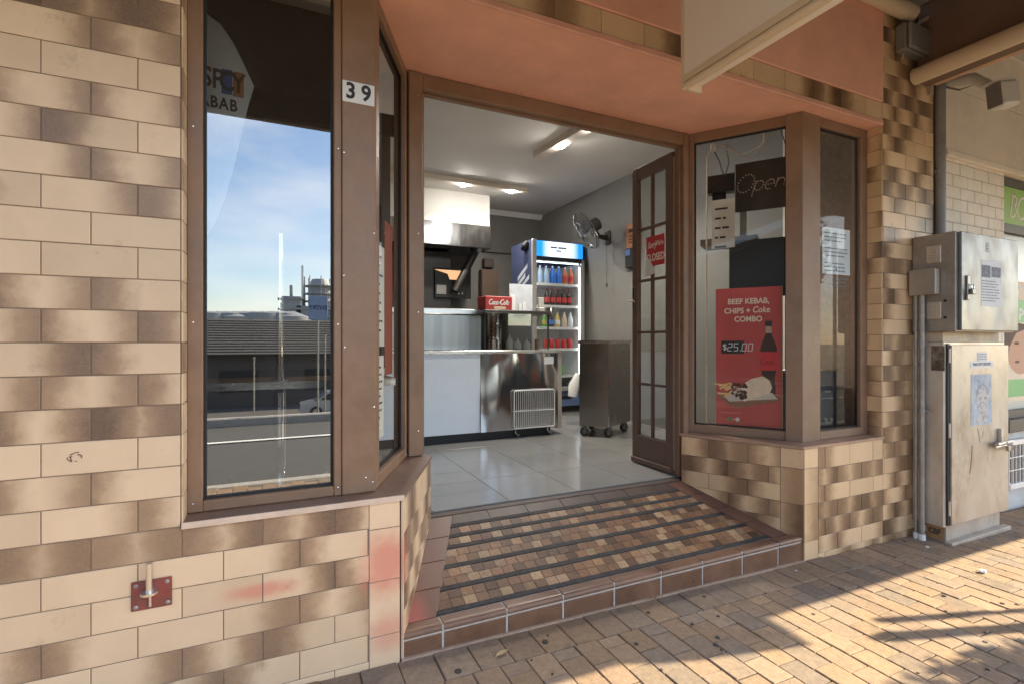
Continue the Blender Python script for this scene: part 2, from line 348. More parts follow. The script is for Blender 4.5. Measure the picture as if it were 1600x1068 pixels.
# ------------------------------------------------------------------ helpers for tiled surfaces
def inside_clip(poly, a, b):
    """clip convex polygon by the half-plane left of a->b"""
    out = []
    for i in range(len(poly)):
        p, q = poly[i], poly[(i + 1) % len(poly)]
        sp = (b[0] - a[0]) * (p[1] - a[1]) - (b[1] - a[1]) * (p[0] - a[0]); sq = (b[0] - a[0]) * (q[1] - a[1]) - (b[1] - a[1]) * (q[0] - a[0])
        if sp >= 0: out.append(p)
        if sp * sq < 0: t = sp / (sp - sq); out.append((p[0] + (q[0] - p[0]) * t, p[1] + (q[1] - p[1]) * t))
    return out
def one_tile(mb, M, u0, u1, v0, v1, ua, ub, flash, th=.010, g=.0014, ch=.0016, base=0):
    """a tile face with pressed edges; ua, ub: extent of the whole tile for the flash gradient"""
    jit = random.uniform(-.0006, .0006); th = th + jit
    u0 += g; u1 -= g; v0 += g; v1 -= g
    if u1 - u0 < .006 or v1 - v0 < .006: return
    mb.M = M; mb.c = flash
    o = [(u0, v0), (u1, v0), (u1, v1), (u0, v1)]; i = [(u0 + ch, v0 + ch), (u1 - ch, v0 + ch), (u1 - ch, v1 - ch), (u0 + ch, v1 - ch)]
    vs = [(x, y, base) for x, y in o] + [(x, y, th - ch) for x, y in o] + [(x, y, th) for x, y in i]
    U = lambda k: ((vs[k][0] - ua) / (ub - ua), 0)
    fs = [(8, 9, 10, 11)] + [(4 + k, 4 + (k + 1) % 4, 8 + (k + 1) % 4, 8 + k) for k in range(4)] + [(k, (k + 1) % 4, 4 + (k + 1) % 4, 4 + k) for k in range(4)]
    mb.add(vs, fs, [[U(k) for k in f] for f in fs])
def bond(mb, M, u0, u1, lines, L, phase, pdark=.45, seed=0):
    """half-bond rows between the horizontal joint lines; the kiln flash falls round chosen perpends"""
    rnd = random.Random(seed)
    for r in range(len(lines) - 1):
        v0, v1 = lines[r], lines[r + 1]; ph = phase + (L / 2 if r % 2 else 0)
        n0 = math.floor((u0 - ph) / L) - 1; n1 = math.ceil((u1 - ph) / L) + 1
        jd = {k: (rnd.uniform(.7, 1) if rnd.random() < pdark else rnd.uniform(0, .08)) for k in range(n0, n1 + 2)}
        for k in range(n0, n1 + 1):
            a, b = ph + k * L, ph + (k + 1) * L
            x0, x1 = max(a, u0), min(b, u1)
            if x1 - x0 < .01: continue
            one_tile(mb, M, x0, x1, v0, v1, a, b, (jd[k] * rnd.uniform(.75, 1), jd[k + 1] * rnd.uniform(.75, 1), rnd.random(), 1))
CH = .098; TL = .232; CE_ = 3.10
D = 1.9245

# ================================================================== THE SETTING: pavement, road, ground
m_paver = attr_mat('clay_paver', .85, noise=.22, nscale=45, bump=.5, bscale=160, dirt=.55, dscale=5)
m_bed = mat('sand_bed', (.09, .07, .055), .95, var=.3, vscale=40)
m_asph = mat('asphalt', (.075, .073, .071), .9, var=.25, vscale=60, bump=.4, bscale=200)
m_conc = mat('kerb_concrete', (.36, .34, .31), .85, var=.15, vscale=12)
m_line = mat('road_paint', (.75, .74, .7), .7)
m_earth = mat('dry_grass_earth', (.12, .11, .06), .95, var=.35, vscale=3)
KERB = -.75
MG = Matrix(((1, 0, 0, 0), (0, 1, 0, 0), (-.0193, 0, 1, .0193 * .3), (0, 0, 0, 1)))
b = MB(); b.M = MG; b.box((-9, KERB, -.2), (16, 2.3, -.028)); tag(b.build('pavement_bed', m_bed), kind='structure')
b = MB(); rp = random.Random(3)
PC = [(.255, .175, .115), (.24, .168, .115), (.275, .192, .125), (.225, .168, .122), (.25, .182, .128), (.26, .178, .112), (.21, .163, .125)]
def paver(x0, y0, x1, y1):
    c = rp.choice(PC); k = rp.uniform(.88, 1.1); b.c = (c[0] * k, c[1] * k, c[2] * k, 1)
    cx, cyy = (x0 + x1) / 2, (y0 + y1) / 2
    tilt = Matrix.Rotation(rp.gauss(0, .009), 4, 'X') @ Matrix.Rotation(rp.gauss(0, .009), 4, 'Y')
    b.M = MG @ Matrix.Translation((cx, cyy, rp.gauss(-.002, .0012))) @ tilt
    g = .0015; b.box((x0 - cx + g, y0 - cyy + g, -.05), (x1 - cx - g, y1 - cyy - g, 0), .0032)
PW = .108; PL = .139; HW = .137; HL = .178
for i in range(-20, 78): paver(i * HW, 1.915 - HL, (i + 1) * HW, 1.915)          # header course along the shopfront
for i in range(-26, 99):
    x = i * PW
    ph = (i % 2) * PL / 2; y = 1.915 - HL - ph
    if ph: paver(x, y, x + PW, 1.915 - HL)
    while y > (-.6 if -1 < x < 9 else .2):
        paver(x, y - PL, x + PW, y); y -= PL
tag(b.build('pavement', m_paver, attr=True), kind='structure')
b = MB(); b.M = MG; b.box((-9, KERB + .001, -.02), (-2.81, 1.91, -.006)); b.box((10.7, KERB + .001, -.02), (16, 1.91, -.006)); tag(b.build('pavement_far', mat('worn_paving', (.30, .22, .165), .9, var=.25, vscale=9)), kind='structure')
b = MB(); b.box((-60, KERB - .15, -.34), (60, KERB, -.01), .02); b.box((-60, -5.65, -.32), (60, -5.5, -.06), .02); tag(b.build('kerb', m_conc), kind='structure')
b = MB(); b.poly([(-90, -5.5, -.2), (90, -5.5, -.2), (90, KERB - .15, -.17), (-90, KERB - .15, -.17)]); tag(b.build('road', m_asph), kind='structure')
b = MB()
for x in (-40, -28, -16, -4, 8, 20, 32): b.box((x, -3.95, -.178), (x + 10.5, -3.85, -.172))
tag(b.build('road_marking', m_line), kind='structure')
prof = [(400, -.3), (3, -.3), (-2, -.4), (-5.65, -.4), (-5.65, -.12), (-5.85, -.14), (-10, -3.0), (-900, -3.4)]
b = MB(); vs = []; fs = []
for (y, z) in prof: vs += [(-900, y, z), (900, y, z)]
for i in range(len(prof) - 1): fs.append((2 * i, 2 * i + 1, 2 * i + 3, 2 * i + 2))
b.add(vs, fs); tag(b.build('ground', m_earth), kind='structure')
b = MB(); b.poly([(-200, -40, -2.98), (200, -40, -2.98), (200, -17, -2.98), (-200, -17, -2.98)]); tag(b.build('car_park', mat('old_asphalt', (.09, .088, .085), .9, var=.2, vscale=2)), kind='structure')

# ================================================================== THE SHOP BUILDING
shop = thing('shop_building', (1.6, D, 0), 'tan tiled takeaway shopfront with a recessed doorway, brown window frames and terracotta soffit', 'shop')
MF = wallM((0, D, 0), (1, 0))                        # facade plane, local (x, z)
# --- left tiled wall
linesL = [2.178 - CH * k for k in range(23, -13, -1)]
b = MB(); bond(b, MF, -2.4, -.2785, [z for z in linesL if z > .6], TL, -.7395 + (0 if (len([z for z in linesL if z <= .6]) % 2 == 0) else .116), .5, 11)
low = [z for z in linesL if z < .615]
bond(b, MF, -2.4, .309, low, TL, -.7395, .5, 23)
zs = [-.08, .105, .31, .505, .606]
for i in range(4): one_tile(b, MF, .309, .4235, zs[i], zs[i + 1], 0, 1, (0, 0, .75 + .1 * i, 1))
MRet = wallM((-.2755, D, 0), (0, 1))   # tiled return beside the left window (faces the window)
b.build('tiled_wall', m_tileL, shop, attr=True)
b = MB(); MB.m = 0
b.box((-2.4, D + .0005, -.2), (-.277, D + .12, 3.4)); b.box((-.277, D + .0005, -.2), (.4225, D + .12, .607)); b.M = MF
b.box((-2.4, -.2, 0), (-.2795, 3.4, .0075)); b.box((-.2795, -.2, 0), (.4225, .606, .0075))
b.build('wall_backing', m_grout, shop)
b = MB(); b.M = MF; su, sv = uv_on(MF, 119, 714, .011)
for k_ in range(9):
    a_ = random.uniform(0, 300); b.ribbon(arc(su + random.uniform(-.004, .004), sv + random.uniform(-.004, .004), random.uniform(.012, .019), random.uniform(.010, .017), a_, a_ + random.uniform(20, 70), 4), random.uniform(.0015, .004), .0102, .0113)
b.build('scuff_mark', mat('scuff', (.20, .13, .085), .8, var=.3, vscale=80), shop)
b = MB(); ret = wallM((-.2765, D + .1, 0), (0, -1))
for z0, z1 in zip(linesL[:-1], linesL[1:]):
    if z0 > .6:
        h = random.random(); one_tile(b, wallM((-.277, D - .009, 0), (0, 1)), .001, .085, z0, z1, -.1, .2, (random.choice((0, .9)), random.choice((0, .6)), h, 1), th=.004)
b.build('tiled_reveal', m_tileL, shop, attr=True)
# --- left angled base wall
PL0, PL1 = (.4275, 1.9175), (.704, 2.52)
ML = wallM((PL0[0], PL0[1], 0), (PL1[0] - PL0[0], PL1[1] - PL0[1])); LL = math.hypot(PL1[0] - PL0[0], PL1[1] - PL0[1])
linesA = [-.02, .078, .176, .274, .372, .470, .588]
b = MB(); bond(b, ML, .012, LL, linesA[:-1] + [.606], TL, .05, .75, 5); one_tile(b, ML, 0, .012, -.05, .606, -1, 2, (0, 0, .5, 1))
b.build('tiled_base_wall', m_tileL, shop, attr=True)
b = MB(); b.M = ML; b.box((.012, -.2, -.12), (LL, .605, .0065)); b.build('base_wall_backing', m_grout, shop)
# --- right angled base wall and the tiled pier
PR0, PR1 = (2.40, 2.53), (2.729, D - .007)
MR = wallM((PR0[0], PR0[1], 0), (PR1[0] - PR0[0], PR1[1] - PR0[1])); LR = math.hypot(PR1[0] - PR0[0], PR1[1] - PR0[1])
strip = [-.09, .055, .27, .475, .588]
b = MB(); bond(b, MR, 0, LR - .118, linesA, TL * .98, .06, .8, 9)
for i in range(4): one_tile(b, MR, LR - .118, LR, strip[i], strip[i + 1], LR - .3, LR, (.1, (.75, .9, .5, .1)[i], random.random(), 1))
b.build('tiled_base_wall', m_tileR, shop, attr=True)
b = MB(); b.M = MR; b.box((0, -.2, -.14), (LR - .004, .588, .0068)); b.build('base_wall_backing', m_grout, shop)
linesR = [2.618 - CH * k for k in range(28, -8, -1)]
b = MB(); bond(b, MF, 3.482, 4.058, linesR, TL, 3.61, .8, 31)
bond(b, MF, 2.853, 3.482, [-.126, -.028, .07, .168, .266, .364, .462, .588], TL, 3.61, .7, 37)
for i in range(4): one_tile(b, MF, 2.731, 2.853, strip[i], strip[i + 1], 2.5, 2.853, (.1, (.15, .7, .45, 0)[i], .9, 1))
for z0, z1 in zip(linesR[:-1], linesR[1:]):
    if .55 < z0 < 2.57: one_tile(b, wallM((3.4815, D + .085, 0), (0, -1)), 0, .094, max(z0, .588), min(z1, 2.575), -.05, .15, (random.choice((0, 0, .9)), random.choice((0, 0, 1)), random.random(), 1), th=.006)
b.build('tiled_pier', m_tileR, shop, attr=True)
b = MB(); b.box((3.4825, D + .0006, -.2), (4.056, D + .5, 3.4)); b.box((2.735, D + .0005, -.2), (3.4825, D + .12, .587)); b.M = MF; b.box((3.4835, -.2, 0), (4.056, 3.4, .0072)); b.box((2.733, -.2, 0), (3.4835, .587, .0072)); b.build('pier_backing', m_grout, shop)
# --- header: tile course, terracotta lip, fascia panel and soffit
b = MB(); bond(b, MF, -.2785, 3.482, [2.602, 2.712], TL * 1.06, 3.482 - 5 * TL, .62, 41); b.build('header_tile_course', m_tileR, shop, attr=True)
b = MB(); b.box((-.275, D + .001, 2.6), (3.4815, D + .12, 3.4)); b.box((.60, 2.56, 2.6), (2.47, 2.62, CE_)); b.M = MF; b.box((-.275, 2.602, 0), (3.4815, 2.714, .0072)); b.build('header_backing', m_grout, shop)
b = MB(); b.box((-.2785, D - .016, 2.568), (3.482, D + .004, 2.601), .005); b.build('soffit_edge', mat('terracotta_edge', (.70, .36, .26), .6, var=.12, vscale=9, dirt=.3, dcol=(.7, .45, .3)), shop)
b = MB(); b.box((-.2785, D - .018, 2.714), (3.472, D, 3.4), .003); b.build('fascia_panel', m_pink, shop)
b = MB(); b.prism([(-.278, D + .0045), (3.4815, D + .0045), (3.4815, 2.06), (2.845, 2.06), (2.47, 2.625), (.603, 2.625), (.355, 2.06), (-.278, 2.06)], 2.572, 2.5985); b.build('soffit', m_pink, shop)
# --- sills
m_sill = mat('sill_tile', (.20, .12, .085), .38, var=.2, vscale=7, bump=.08, dirt=.4, dscale=6, dcol=(.28, .19, .14))
b = MB(); b.prism([(-.2755, 1.908), (.437, 1.908), (.722, 2.525), (.60, 2.57), (.34, 2.035), (-.2755, 2.035)], .606, .622); b.build('sill', m_sill, shop)
b = MB(); b.prism([(-.2755, 1.906), (.0, 1.9045), (.438, 1.9045), (.4375, 1.910), (-.2755, 1.910)], .6035, .6235); b.build('sill_edge', mat('sill_edge', (.62, .48, .37), .5, var=.15), shop)
b = MB(); b.prism([(2.385, 2.535), (2.717, 1.908), (3.4815, 1.908), (3.4815, 2.04), (2.84, 2.04), (2.47, 2.57)], .589, .604); b.build('sill', mat('sill_tile_tan', (.40, .24, .155), .42, var=.2, vscale=7, dirt=.3), shop)
# --- window frames and panes
HEAD = 2.571
def screw(M, u, v, z, parent):
    s = MB(); s.M = M; s.lathe([(.0035, 0), (.0035, .0012), (.001, .002)], (u, v, z), 8); s.build('screw', m_chrome, parent)
def window(name, M, u0, u1, v0, v1, sl_, sr, sb, st, depth=.06, y=0.0, gm=None, bead=True):
    f = MB(); f.M = M; d0, d1 = y - depth, y
    f.box((u0, v0, d0), (u0 + sl_, v1, d1), .003); f.box((u1 - sr, v0, d0), (u1, v1, d1), .003)
    f.box((u0 + sl_ + .0003, v0, d0), (u1 - sr - .0003, v0 + sb, d1 - .001), .003); f.box((u0 + sl_ + .0003, v1 - st, d0), (u1 - sr - .0003, v1, d1 - .001), .003)
    fo = f.build('window_frame', m_brown, shop)
    g = MB(); g.M = M; a0, a1, c0, c1 = u0 + sl_, u1 - sr, v0 + sb, v1 - st
    g.poly([(a0 + .003, c0 + .003, d1 - .03), (a1 - .003, c0 + .003, d1 - .03), (a1 - .003, c1 - .003, d1 - .03), (a0 + .003, c1 - .003, d1 - .03)])
    g.build('pane', gm or m_glass, fo, recalc=False)
    e = MB(); e.M = M; k = .009
    for (p, q) in (((a0 + .0005, c0 + .0005), (a0 + k, c1 - .0005)), ((a1 - k, c0 + .0005), (a1 - .0005, c1 - .0005)), ((a0 + k, c0 + .0005), (a1 - k, c0 + k)), ((a0 + k, c1 - k), (a1 - k, c1 - .0005))): e.box((p[0], p[1], d1 - .034), (q[0], q[1], d1 - .022))
    e.build('glazing_seal', m_black, fo)
    for v in (v0 + .03, v0 + (v1 - v0) * .33, v0 + (v1 - v0) * .67, v1 - .05):
        for u in (u0 + sl_ * .4, u1 - sr * .5): screw(M, u, v, d1 - .0002, fo)
    return fo
MW = wallM((0, 2.005, 0), (1, 0))
window('left', MW, -.2755, .2225, .623, HEAD, .047, .028, .036, .05)
b = MB(); b.M = MW; b.box((.2232, .623, -.10), (.3475, HEAD, .006), .004); pil = b.build('corner_post', m_brown, shop)
for u, v in ((.229, .915 + 1.0), (.232, 1.18), (.336, .66), (.31, .68), (.229, 1.45), (.341, 1.62), (.341, .95)): screw(MW, u, v, .0058, pil)
MAL = wallM((.352, 2.022, 0), (.253, .538)); LAL = math.hypot(.253, .538)
window('left return', MAL, 0.002, LAL, .623, HEAD, .05, .05, .05, .05, gm=m_glassR)
MAR = wallM((2.46, 2.565, 0), (2.838 - 2.46, 2.022 - 2.565)); LAR = math.hypot(2.838 - 2.46, 2.022 - 2.565)
window('right return', MAR, 0.002, LAR - .055, .605, HEAD, .055, .012, .055, .06, gm=m_glassR)
window('right', MW, 2.9965, 3.481, .605, HEAD, .012, .072, .05, .055, gm=m_glassR)
b = MB(); b.prism([(2.838, 2.0), (2.9962, 2.0), (2.9962, 2.10), (2.845, 2.10), (2.79, 2.075)], .605, HEAD)
pc = b.build('corner_post', m_brown, shop)
for v in (2.52, 1.9, 1.24): screw(MW, 2.985, v, .0052, pc)
for v in (2.52, 1.9, 1.3): screw(MAR, LAR - .04, v, .004, pc)
# --- door frame
b = MB(); b.box((.603, 2.53, .623), (.676, 2.62, HEAD), .004); b.box((2.419, 2.53, .31), (2.462, 2.62, HEAD), .004); b.box((.6765, 2.535, 2.492), (2.4185, 2.615, HEAD - .001), .004)
b.box((.6765, 2.575, 2.480), (2.4185, 2.600, 2.4918), .002); b.box((.6765, 2.56, .623), (.690, 2.60, 2.479), .002); b.box((2.407, 2.56, .31), (2.4185, 2.575, 2.479), .002)
df = b.build('door_frame', m_brown, shop)
M_ = wallM((0, 2.53, 0), (1, 0))
for v in (.75, 1.35, 1.75, 2.45): screw(M_, .652, v, -.0005, df)
# --- door leaf standing open at right angles
DX = 2.405; MD = wallM((DX, 3.045, 0), (0, -1)); DW = .425; DZ0, DZ1 = .322, 2.475
f = MB(); f.M = MD; st = .055
f.box((0, DZ0, -.04), (st, DZ1, 0), .003); f.box((DW - .07, DZ0, -.04), (DW, DZ1, 0), .003); f.box((st + .0003, DZ0, -.0395), (DW - .0703, DZ0 + .20, -.0005), .003); f.box((st + .0003, DZ1 - .085, -.0395), (DW - .0703, DZ1, -.0005), .003)
um = (st + DW - .07) / 2; gv0, gv1 = DZ0 + .2, DZ1 - .085
f.box((um - .008, gv0, -.03), (um + .008, gv1, -.008))
for k in range(1, 5): v = gv0 + (gv1 - gv0) * k / 5; f.box((st, v - .009, -.0295), (um - .0085, v + .009, -.0085)); f.box((um + .0085, v - .009, -.0295), (DW - .07, v + .009, -.0085))
f.box((-.002, DZ0 - .004, -.05), (DW - .01, DZ0 + .035, .012), .004)
door = f.build('door_leaf', mat('door_brown', (.14, .08, .055), .45, var=.15, vscale=6, rvar=.1), shop)
g = MB(); g.M = MD; g.poly([(st, gv0, -.02), (DW - .07, gv0, -.02), (DW - .07, gv1, -.02), (st, gv1, -.02)]); g.build('pane', m_dglass, door, recalc=False)
for v in (DZ1 - .16, 1.42, .62):
    h = MB(); h.M = MD; h.box((DW - .002, v - .05, -.045), (DW + .012, v + .05, -.028), .002); h.tube([(DW + .012, v - .052, -.03), (DW + .012, v + .052, -.03)], .008, 8); h.build('hinge', m_chrome, door)
h = MB(); h.M = MD; h.box((DW + .0005, .34, -.036), (DW + .0025, 2.44, -.006)); h.build('edge_strip', mat('satin_strip', (.62, .58, .52), .4, .6), door)
h = MB(); h.M = MD; h.box((-.004, 1.32, -.03), (-.0003, 1.55, -.01)); h.box((.01, 1.44, .0003), (.035, 1.60, .006), .002); h.tube([(.022, 1.5, .004), (.022, 1.5, .04), (.08, 1.5, .045)], .007, 8); h.build('handle', m_chrome, door)
# --- the sloping entry of mosaic tiles
m_mos = attr_mat('mosaic_tile', .55, noise=.3, nscale=60, bump=.12, spec=.35, dirt=.35, dscale=9)
m_edge = mat('quarry_tile', (.17, .088, .052), .36, var=.25, vscale=7, bump=.1, bscale=25, rvar=.1, dirt=.4, dscale=5, dcol=(.09, .05, .035))
m_edgeP = tile_mat('quarry_tile_border', (.16, .075, .05), (.08, .045, .035), stain=[(.46, 2.0, .1, .12, .30, .2, .42)])
m_wgrout = mat('white_grout', (.48, .46, .42), .9, var=.2, vscale=50)
m_grip = mat('black_grip_strip', (.028, .027, .027), .75, var=.4, vscale=60, bump=.5, bscale=150, dirt=.3, dscale=20, dcol=(.12, .1, .09))
RY0, RY1, RZ0, RZ1 = 1.985, 2.53, .088, .296
sl = math.hypot(RY1 - RY0, RZ1 - RZ0); cs, sn = (RY1 - RY0) / sl, (RZ1 - RZ0) / sl
MS = Matrix(((1, 0, 0, 0), (0, cs, -sn, RY0), (0, sn, cs, RZ0), (0, 0, 0, 1)))
def lx(Y): return PL0[0] + (Y - PL0[1]) / (PL1[1] - PL0[1]) * (PL1[0] - PL0[0])
def rx(Y): return PR1[0] + (Y - PR1[1]) / (PR0[1] - PR1[1]) * (PR0[0] - PR1[0])
b = MB(); q = [(lx(RY0) - .03, RY0 - .02, -.1), (rx(RY0) + .03, RY0 - .02, -.1), (rx(RY1) + .03, RY1 + .001, -.1), (lx(RY1) - .03, RY1 + .001, -.1)]
tz = lambda y: RZ0 + (y - RY0) * sn / cs - .0045
b.add(q + [(x, y, tz(y)) for x, y, _ in q], [(0, 1, 2, 3), (4, 5, 6, 7), (0, 1, 5, 4), (1, 2, 6, 5), (2, 3, 7, 6), (3, 0, 4, 7)])
ramp = b.build('entry_ramp', mat('ramp_grout', (.5, .42, .34), .9, var=.25, vscale=30, dirt=.6, dscale=6), shop)
def sl_poly(inL, inR, s0, s1):
    y0, y1 = RY0 + s0 * cs, RY0 + s1 * cs
    return [(lx(y0) + inL, s0), (rx(y0) - inR, s0), (rx(y1) - inR, s1), (lx(y1) + inL, s1)]
b = MB(); b.M = MS; rm = random.Random(12)
MC = [(.20, .10, .052), (.26, .145, .075), (.15, .075, .042), (.34, .22, .12), (.22, .115, .058), (.10, .055, .034), (.28, .175, .10), (.18, .095, .05), (.17, .09, .05)]
seq = [('s', .024), ('m', .046), ('m', .046), ('s', .024), ('m', .046), ('m', .046), ('s', .024), ('m', .046), ('m', .046), ('s', .024), ('m', .046), ('s', .024), ('m', .046), ('s', .022)]
s = .004; strips = []
for kind, h in seq:
    s1 = s + h
    if kind == 's': strips.append((s + .002, s1 - .002))
    else:
        off = rm.choice((0, .022)); x = .3 + off
        while x < 2.9:
            wd = .057; pl = sl_poly(.128, .14, s + .0012, s1 - .0012)
            t = [(x + .0012, s + .0012), (x + wd - .0012, s + .0012), (x + wd - .0012, s1 - .0012), (x + .0012, s1 - .0012)]
            for i in range(4): t = inside_clip(t, pl[i], pl[(i + 1) % 4]) if t else t
            if len(t) >= 3:
                c = rm.choice(MC); k = rm.uniform(.75, 1.15); b.c = (c[0] * k, c[1] * k, c[2] * k, 1); b.prism(t, -.012, rm.uniform(-.0006, .0008))
            x += wd
    s = s1
SEND = s
b.build('mosaic_field', m_mos, ramp, attr=True)
for a, c in strips:
    b = MB(); b.M = MS; b.prism(sl_poly(.125, .137, a, c), -.012, .0022); b.build('grip_strip', m_grip, ramp)
for side in (0, 1):
    b = MB(); n = 4; e = [.0 + (sl) * k / n for k in range(n + 1)]
    for k in range(n):
        y0, y1 = RY0 + e[k] * cs, RY0 + e[k + 1] * cs
        if side == 0: pl = [(lx(y0) + .002, e[k] + .0025), (lx(y0) + .124, e[k] + .0025), (lx(y1) + .124, e[k + 1] - .0025), (lx(y1) + .002, e[k + 1] - .0025)]
        else: pl = [(rx(y0) - .135, e[k] + .0025), (rx(y0) - .002, e[k] + .0025), (rx(y1) - .002, e[k + 1] - .0025), (rx(y1) - .135, e[k + 1] - .0025)]
        b.M = MS; b.c = (.0, .0, random.random(), 1); b.prism(pl, -.012, .0012)
    b.build('border_tile', m_edgeP, ramp, attr=True)
b = MB(); x = .80; xe = []
while x < 2.3: xe.append(x); x += .225
b.M = MS
for x in xe:
    t = [(x + .002, SEND + .002), (x + .223, SEND + .002), (x + .223, sl - .001), (x + .002, sl - .001)]; pl = sl_poly(.128, .138, 0, sl)
    for i in range(4): t = inside_clip(t, pl[i], pl[(i + 1) % 4]) if t else t
    if len(t) >= 3: b.prism(t, -.012, .001)
b.M = Matrix.Identity(4); b.box((lx(RY1) + .005, RY1 + .0015, .2), (rx(RY1) - .005, 2.585, .3015), .003)
b.build('threshold_tile', mat('dark_quarry_tile', (.075, .045, .033), .55, var=.3, vscale=12, dirt=.4, dcol=(.04, .03, .025)), ramp)
# step nosing with white grout
joints = [.4285] + [atY(p, 950, 1.918).x for p in (693, 793, 881, 961, 1034, 1099, 1161, 1217)] + [2.727]
b = MB(); b2 = MB()
for x0, x1 in zip(joints[:-1], joints[1:]):
    x0 += .0048; x1 -= .0048; z0 = gz((x0 + x1) / 2) - .02
    b.box((x0, 1.920, z0), (x1, 1.935, .058), .002)
    prof_ = [(1.9855, .066), (1.9855, .0885), (1.945, .0905), (1.934, .0915), (1.926, .0895), (1.9195, .084), (1.9165, .076), (1.9175, .068), (1.921, .066)]
    n = len(prof_); b.add([(x0, y, z) for y, z in prof_] + [(x1, y, z) for y, z in prof_], [tuple(range(n)), tuple(range(n, 2 * n))[::-1]] + [(k, (k + 1) % n, n + (k + 1) % n, n + k) for k in range(n)])
b.build('nosing_tile', m_edge, ramp, smooth=True)
b2.box((.4285, 1.9235, -.15), (2.7275, 1.984, .0655)); b2.prism([(.4285, 1.9215), (2.7275, 1.9215), (2.7275, 1.9845), (.4285, 1.9845)], .0655, .0855); b2.build('white_grout', m_wgrout, ramp)
b = MB(); b.M = MG; b.box((.4285, 1.908, -.06), (2.727, 1.9205, .004)); b.build('mortar_fillet', mat('mortar', (.38, .27, .2), .95, var=.2, vscale=30), ramp)
# --- interior shell
FL = .31; CE = 3.10; RX = 3.63; BY = 6.76; LX = -1.7
m_ftile = attr_mat('floor_tile', .20, noise=.05, nscale=5, bump=.03, bscale=30, spec=.6, dirt=.25, dscale=3)
b = MB(); b.c = (.3, .3, .3, 1)
def ftile(x0, y0, x1, y1):
    k = random.uniform(.93, 1.05); b.c = (.25 * k, .242 * k, .225 * k, 1); b.M = Matrix.Identity(4); b.box((x0 + .0015, y0 + .0015, FL - .012), (x1 - .0015, y1 - .0015, FL + random.uniform(-.0004, .0004)), .001)
xs = [-1.7, -.59, -.145, .30, .745, 1.19, 1.632, 2.078, 2.52, 2.965, 3.41, 3.63]
for i in range(len(xs) - 1):
    y = 2.587; hs = .2415 if xs[i + 1] < 1.2 else .48
    n = 0
    while y < 6.76:
        y1 = min(y + hs, 6.76); ftile(xs[i], y, xs[i + 1], y1); y = y1
b.build('shop_floor', m_ftile, shop, attr=True)
b = MB(); b.box((LX, 2.586, .1), (RX, BY, FL - .0035)); b.build('floor_slab', mat('floor_grout', (.12, .11, .1), .9), shop)
b = MB(); b.box((RX, 2.06, .1), (RX + .12, BY + .1, CE + .05)); b.box((LX - .1, BY, .1), (RX, BY + .1, CE + .05)); b.box((LX - .1, 2.05, .1), (LX, BY, CE + .05)); b.build('interior_wall', m_wall, shop)
b = MB(); b.box((LX, 2.05, CE), (RX, BY, CE + .06)); b.build('ceiling', m_ceil, shop)
b = MB(); b.prism([(0, 0), (0, .055), (.055, .055)], 0, 1)
b = MB()
for t in ((LX, BY - .055, RX), ):
    b.add([(LX, BY - .001, CE - .065), (LX, BY - .06, CE - .001), (LX, BY - .001, CE - .001), (RX, BY - .001, CE - .065), (RX, BY - .06, CE - .001), (RX, BY - .001, CE - .001)], [(0, 1, 2), (3, 5, 4), (0, 1, 4, 3), (1, 2, 5, 4), (2, 0, 3, 5)])
b = b if True else b
if False: b.add([(RX - .001, 2.7, CE - .065), (RX - .06, 2.7, CE - .001), (RX - .001, 2.7, CE - .001), (RX - .001, BY - .061, CE - .065), (RX - .06, BY - .061, CE - .001), (RX - .001, BY - .061, CE - .001)], [(0, 1, 2), (3, 5, 4), (0, 1, 4, 3), (1, 2, 5, 4), (2, 0, 3, 5)])
b.build('cornice', m_white, shop)
b = MB(); b.box((-1.68, 2.06, .60), (.32, 2.6, .603)); b.build('window_deck', m_dkwood, shop)
b = MB(); b.prism([(2.50, 2.60), (2.86, 2.09), (3.47, 2.09), (3.62, 2.09), (3.62, 2.60)], .56, .588); b.build('window_deck', m_dkwood, shop)
b = MB(); b.prism([(2.46, 2.625), (3.62, 2.625), (3.62, 2.65), (2.46, 2.65)], .31, .56); b.build('deck_front', m_dkwood, shop)
b = MB(); b.box((3.49, 2.26, .60), (3.62, 2.62, 3.08)); b.build('interior_pilaster', mat('cream_wall', (.72, .66, .56), .7, var=.06), shop)
b = MB(); b.box((LX, 3.12, .31), (.42, 3.2, CE - .001)); b.build('added_backdrop', mat('added_backdrop_dark', (.045, .042, .038), .6, var=.15), shop)  # dark sheet added to hide the bright room behind the left window
# roof over the shop so that daylight only enters by the front
b = MB(); b.box((LX - .3, D + .31, CE + .12), (RX + .6, BY + .4, CE + .4)); b.build('roof', m_conc, shop)

# ================================================================== STREET CANOPY
cot = 1 / math.tan(SUN_EL); ce_z = 2.60
y_s = atZ(1430, 895, -.03).y + .03                     # where its shadow ends on the paving
YE = y_s - (ce_z + .03) * cot * abs(math.cos(SUN_AZ))
can = thing('street_canopy', (3, 1.9, 3.3), 'cantilevered footpath canopy with brown beam and cream pipe edging over the shopfront', 'canopy')
m_soff = mat('canopy_soffit', (.42, .39, .35), .8, var=.12, vscale=2, dirt=.4, dscale=1.5, dcol=(.15, .1, .07))
m_beam = mat('brown_beam', (.16, .095, .06), .7, var=.15, vscale=4, bump=.1, dirt=.3)
b = MB(); b.box((-7, YE + .05, 3.41), (18, D - .02, 3.5)); b.box((4.21, D - .0198, 3.412), (18, D + .0012, 3.498)); b.build('roof_deck', m_soff, can)
b = MB(); b.box((-7, YE, ce_z), (18, YE + .045, 3.62)); b.build('canopy_fascia', mat('fascia_board', (.15, .14, .125), .7, var=.1), can)
BX = atY(1432, 100, D - .02).x
b = MB(); b.box((BX, YE + .06, 2.90), (BX + .10, D - .03, 3.405)); b.build('downstand_beam', m_beam, can)
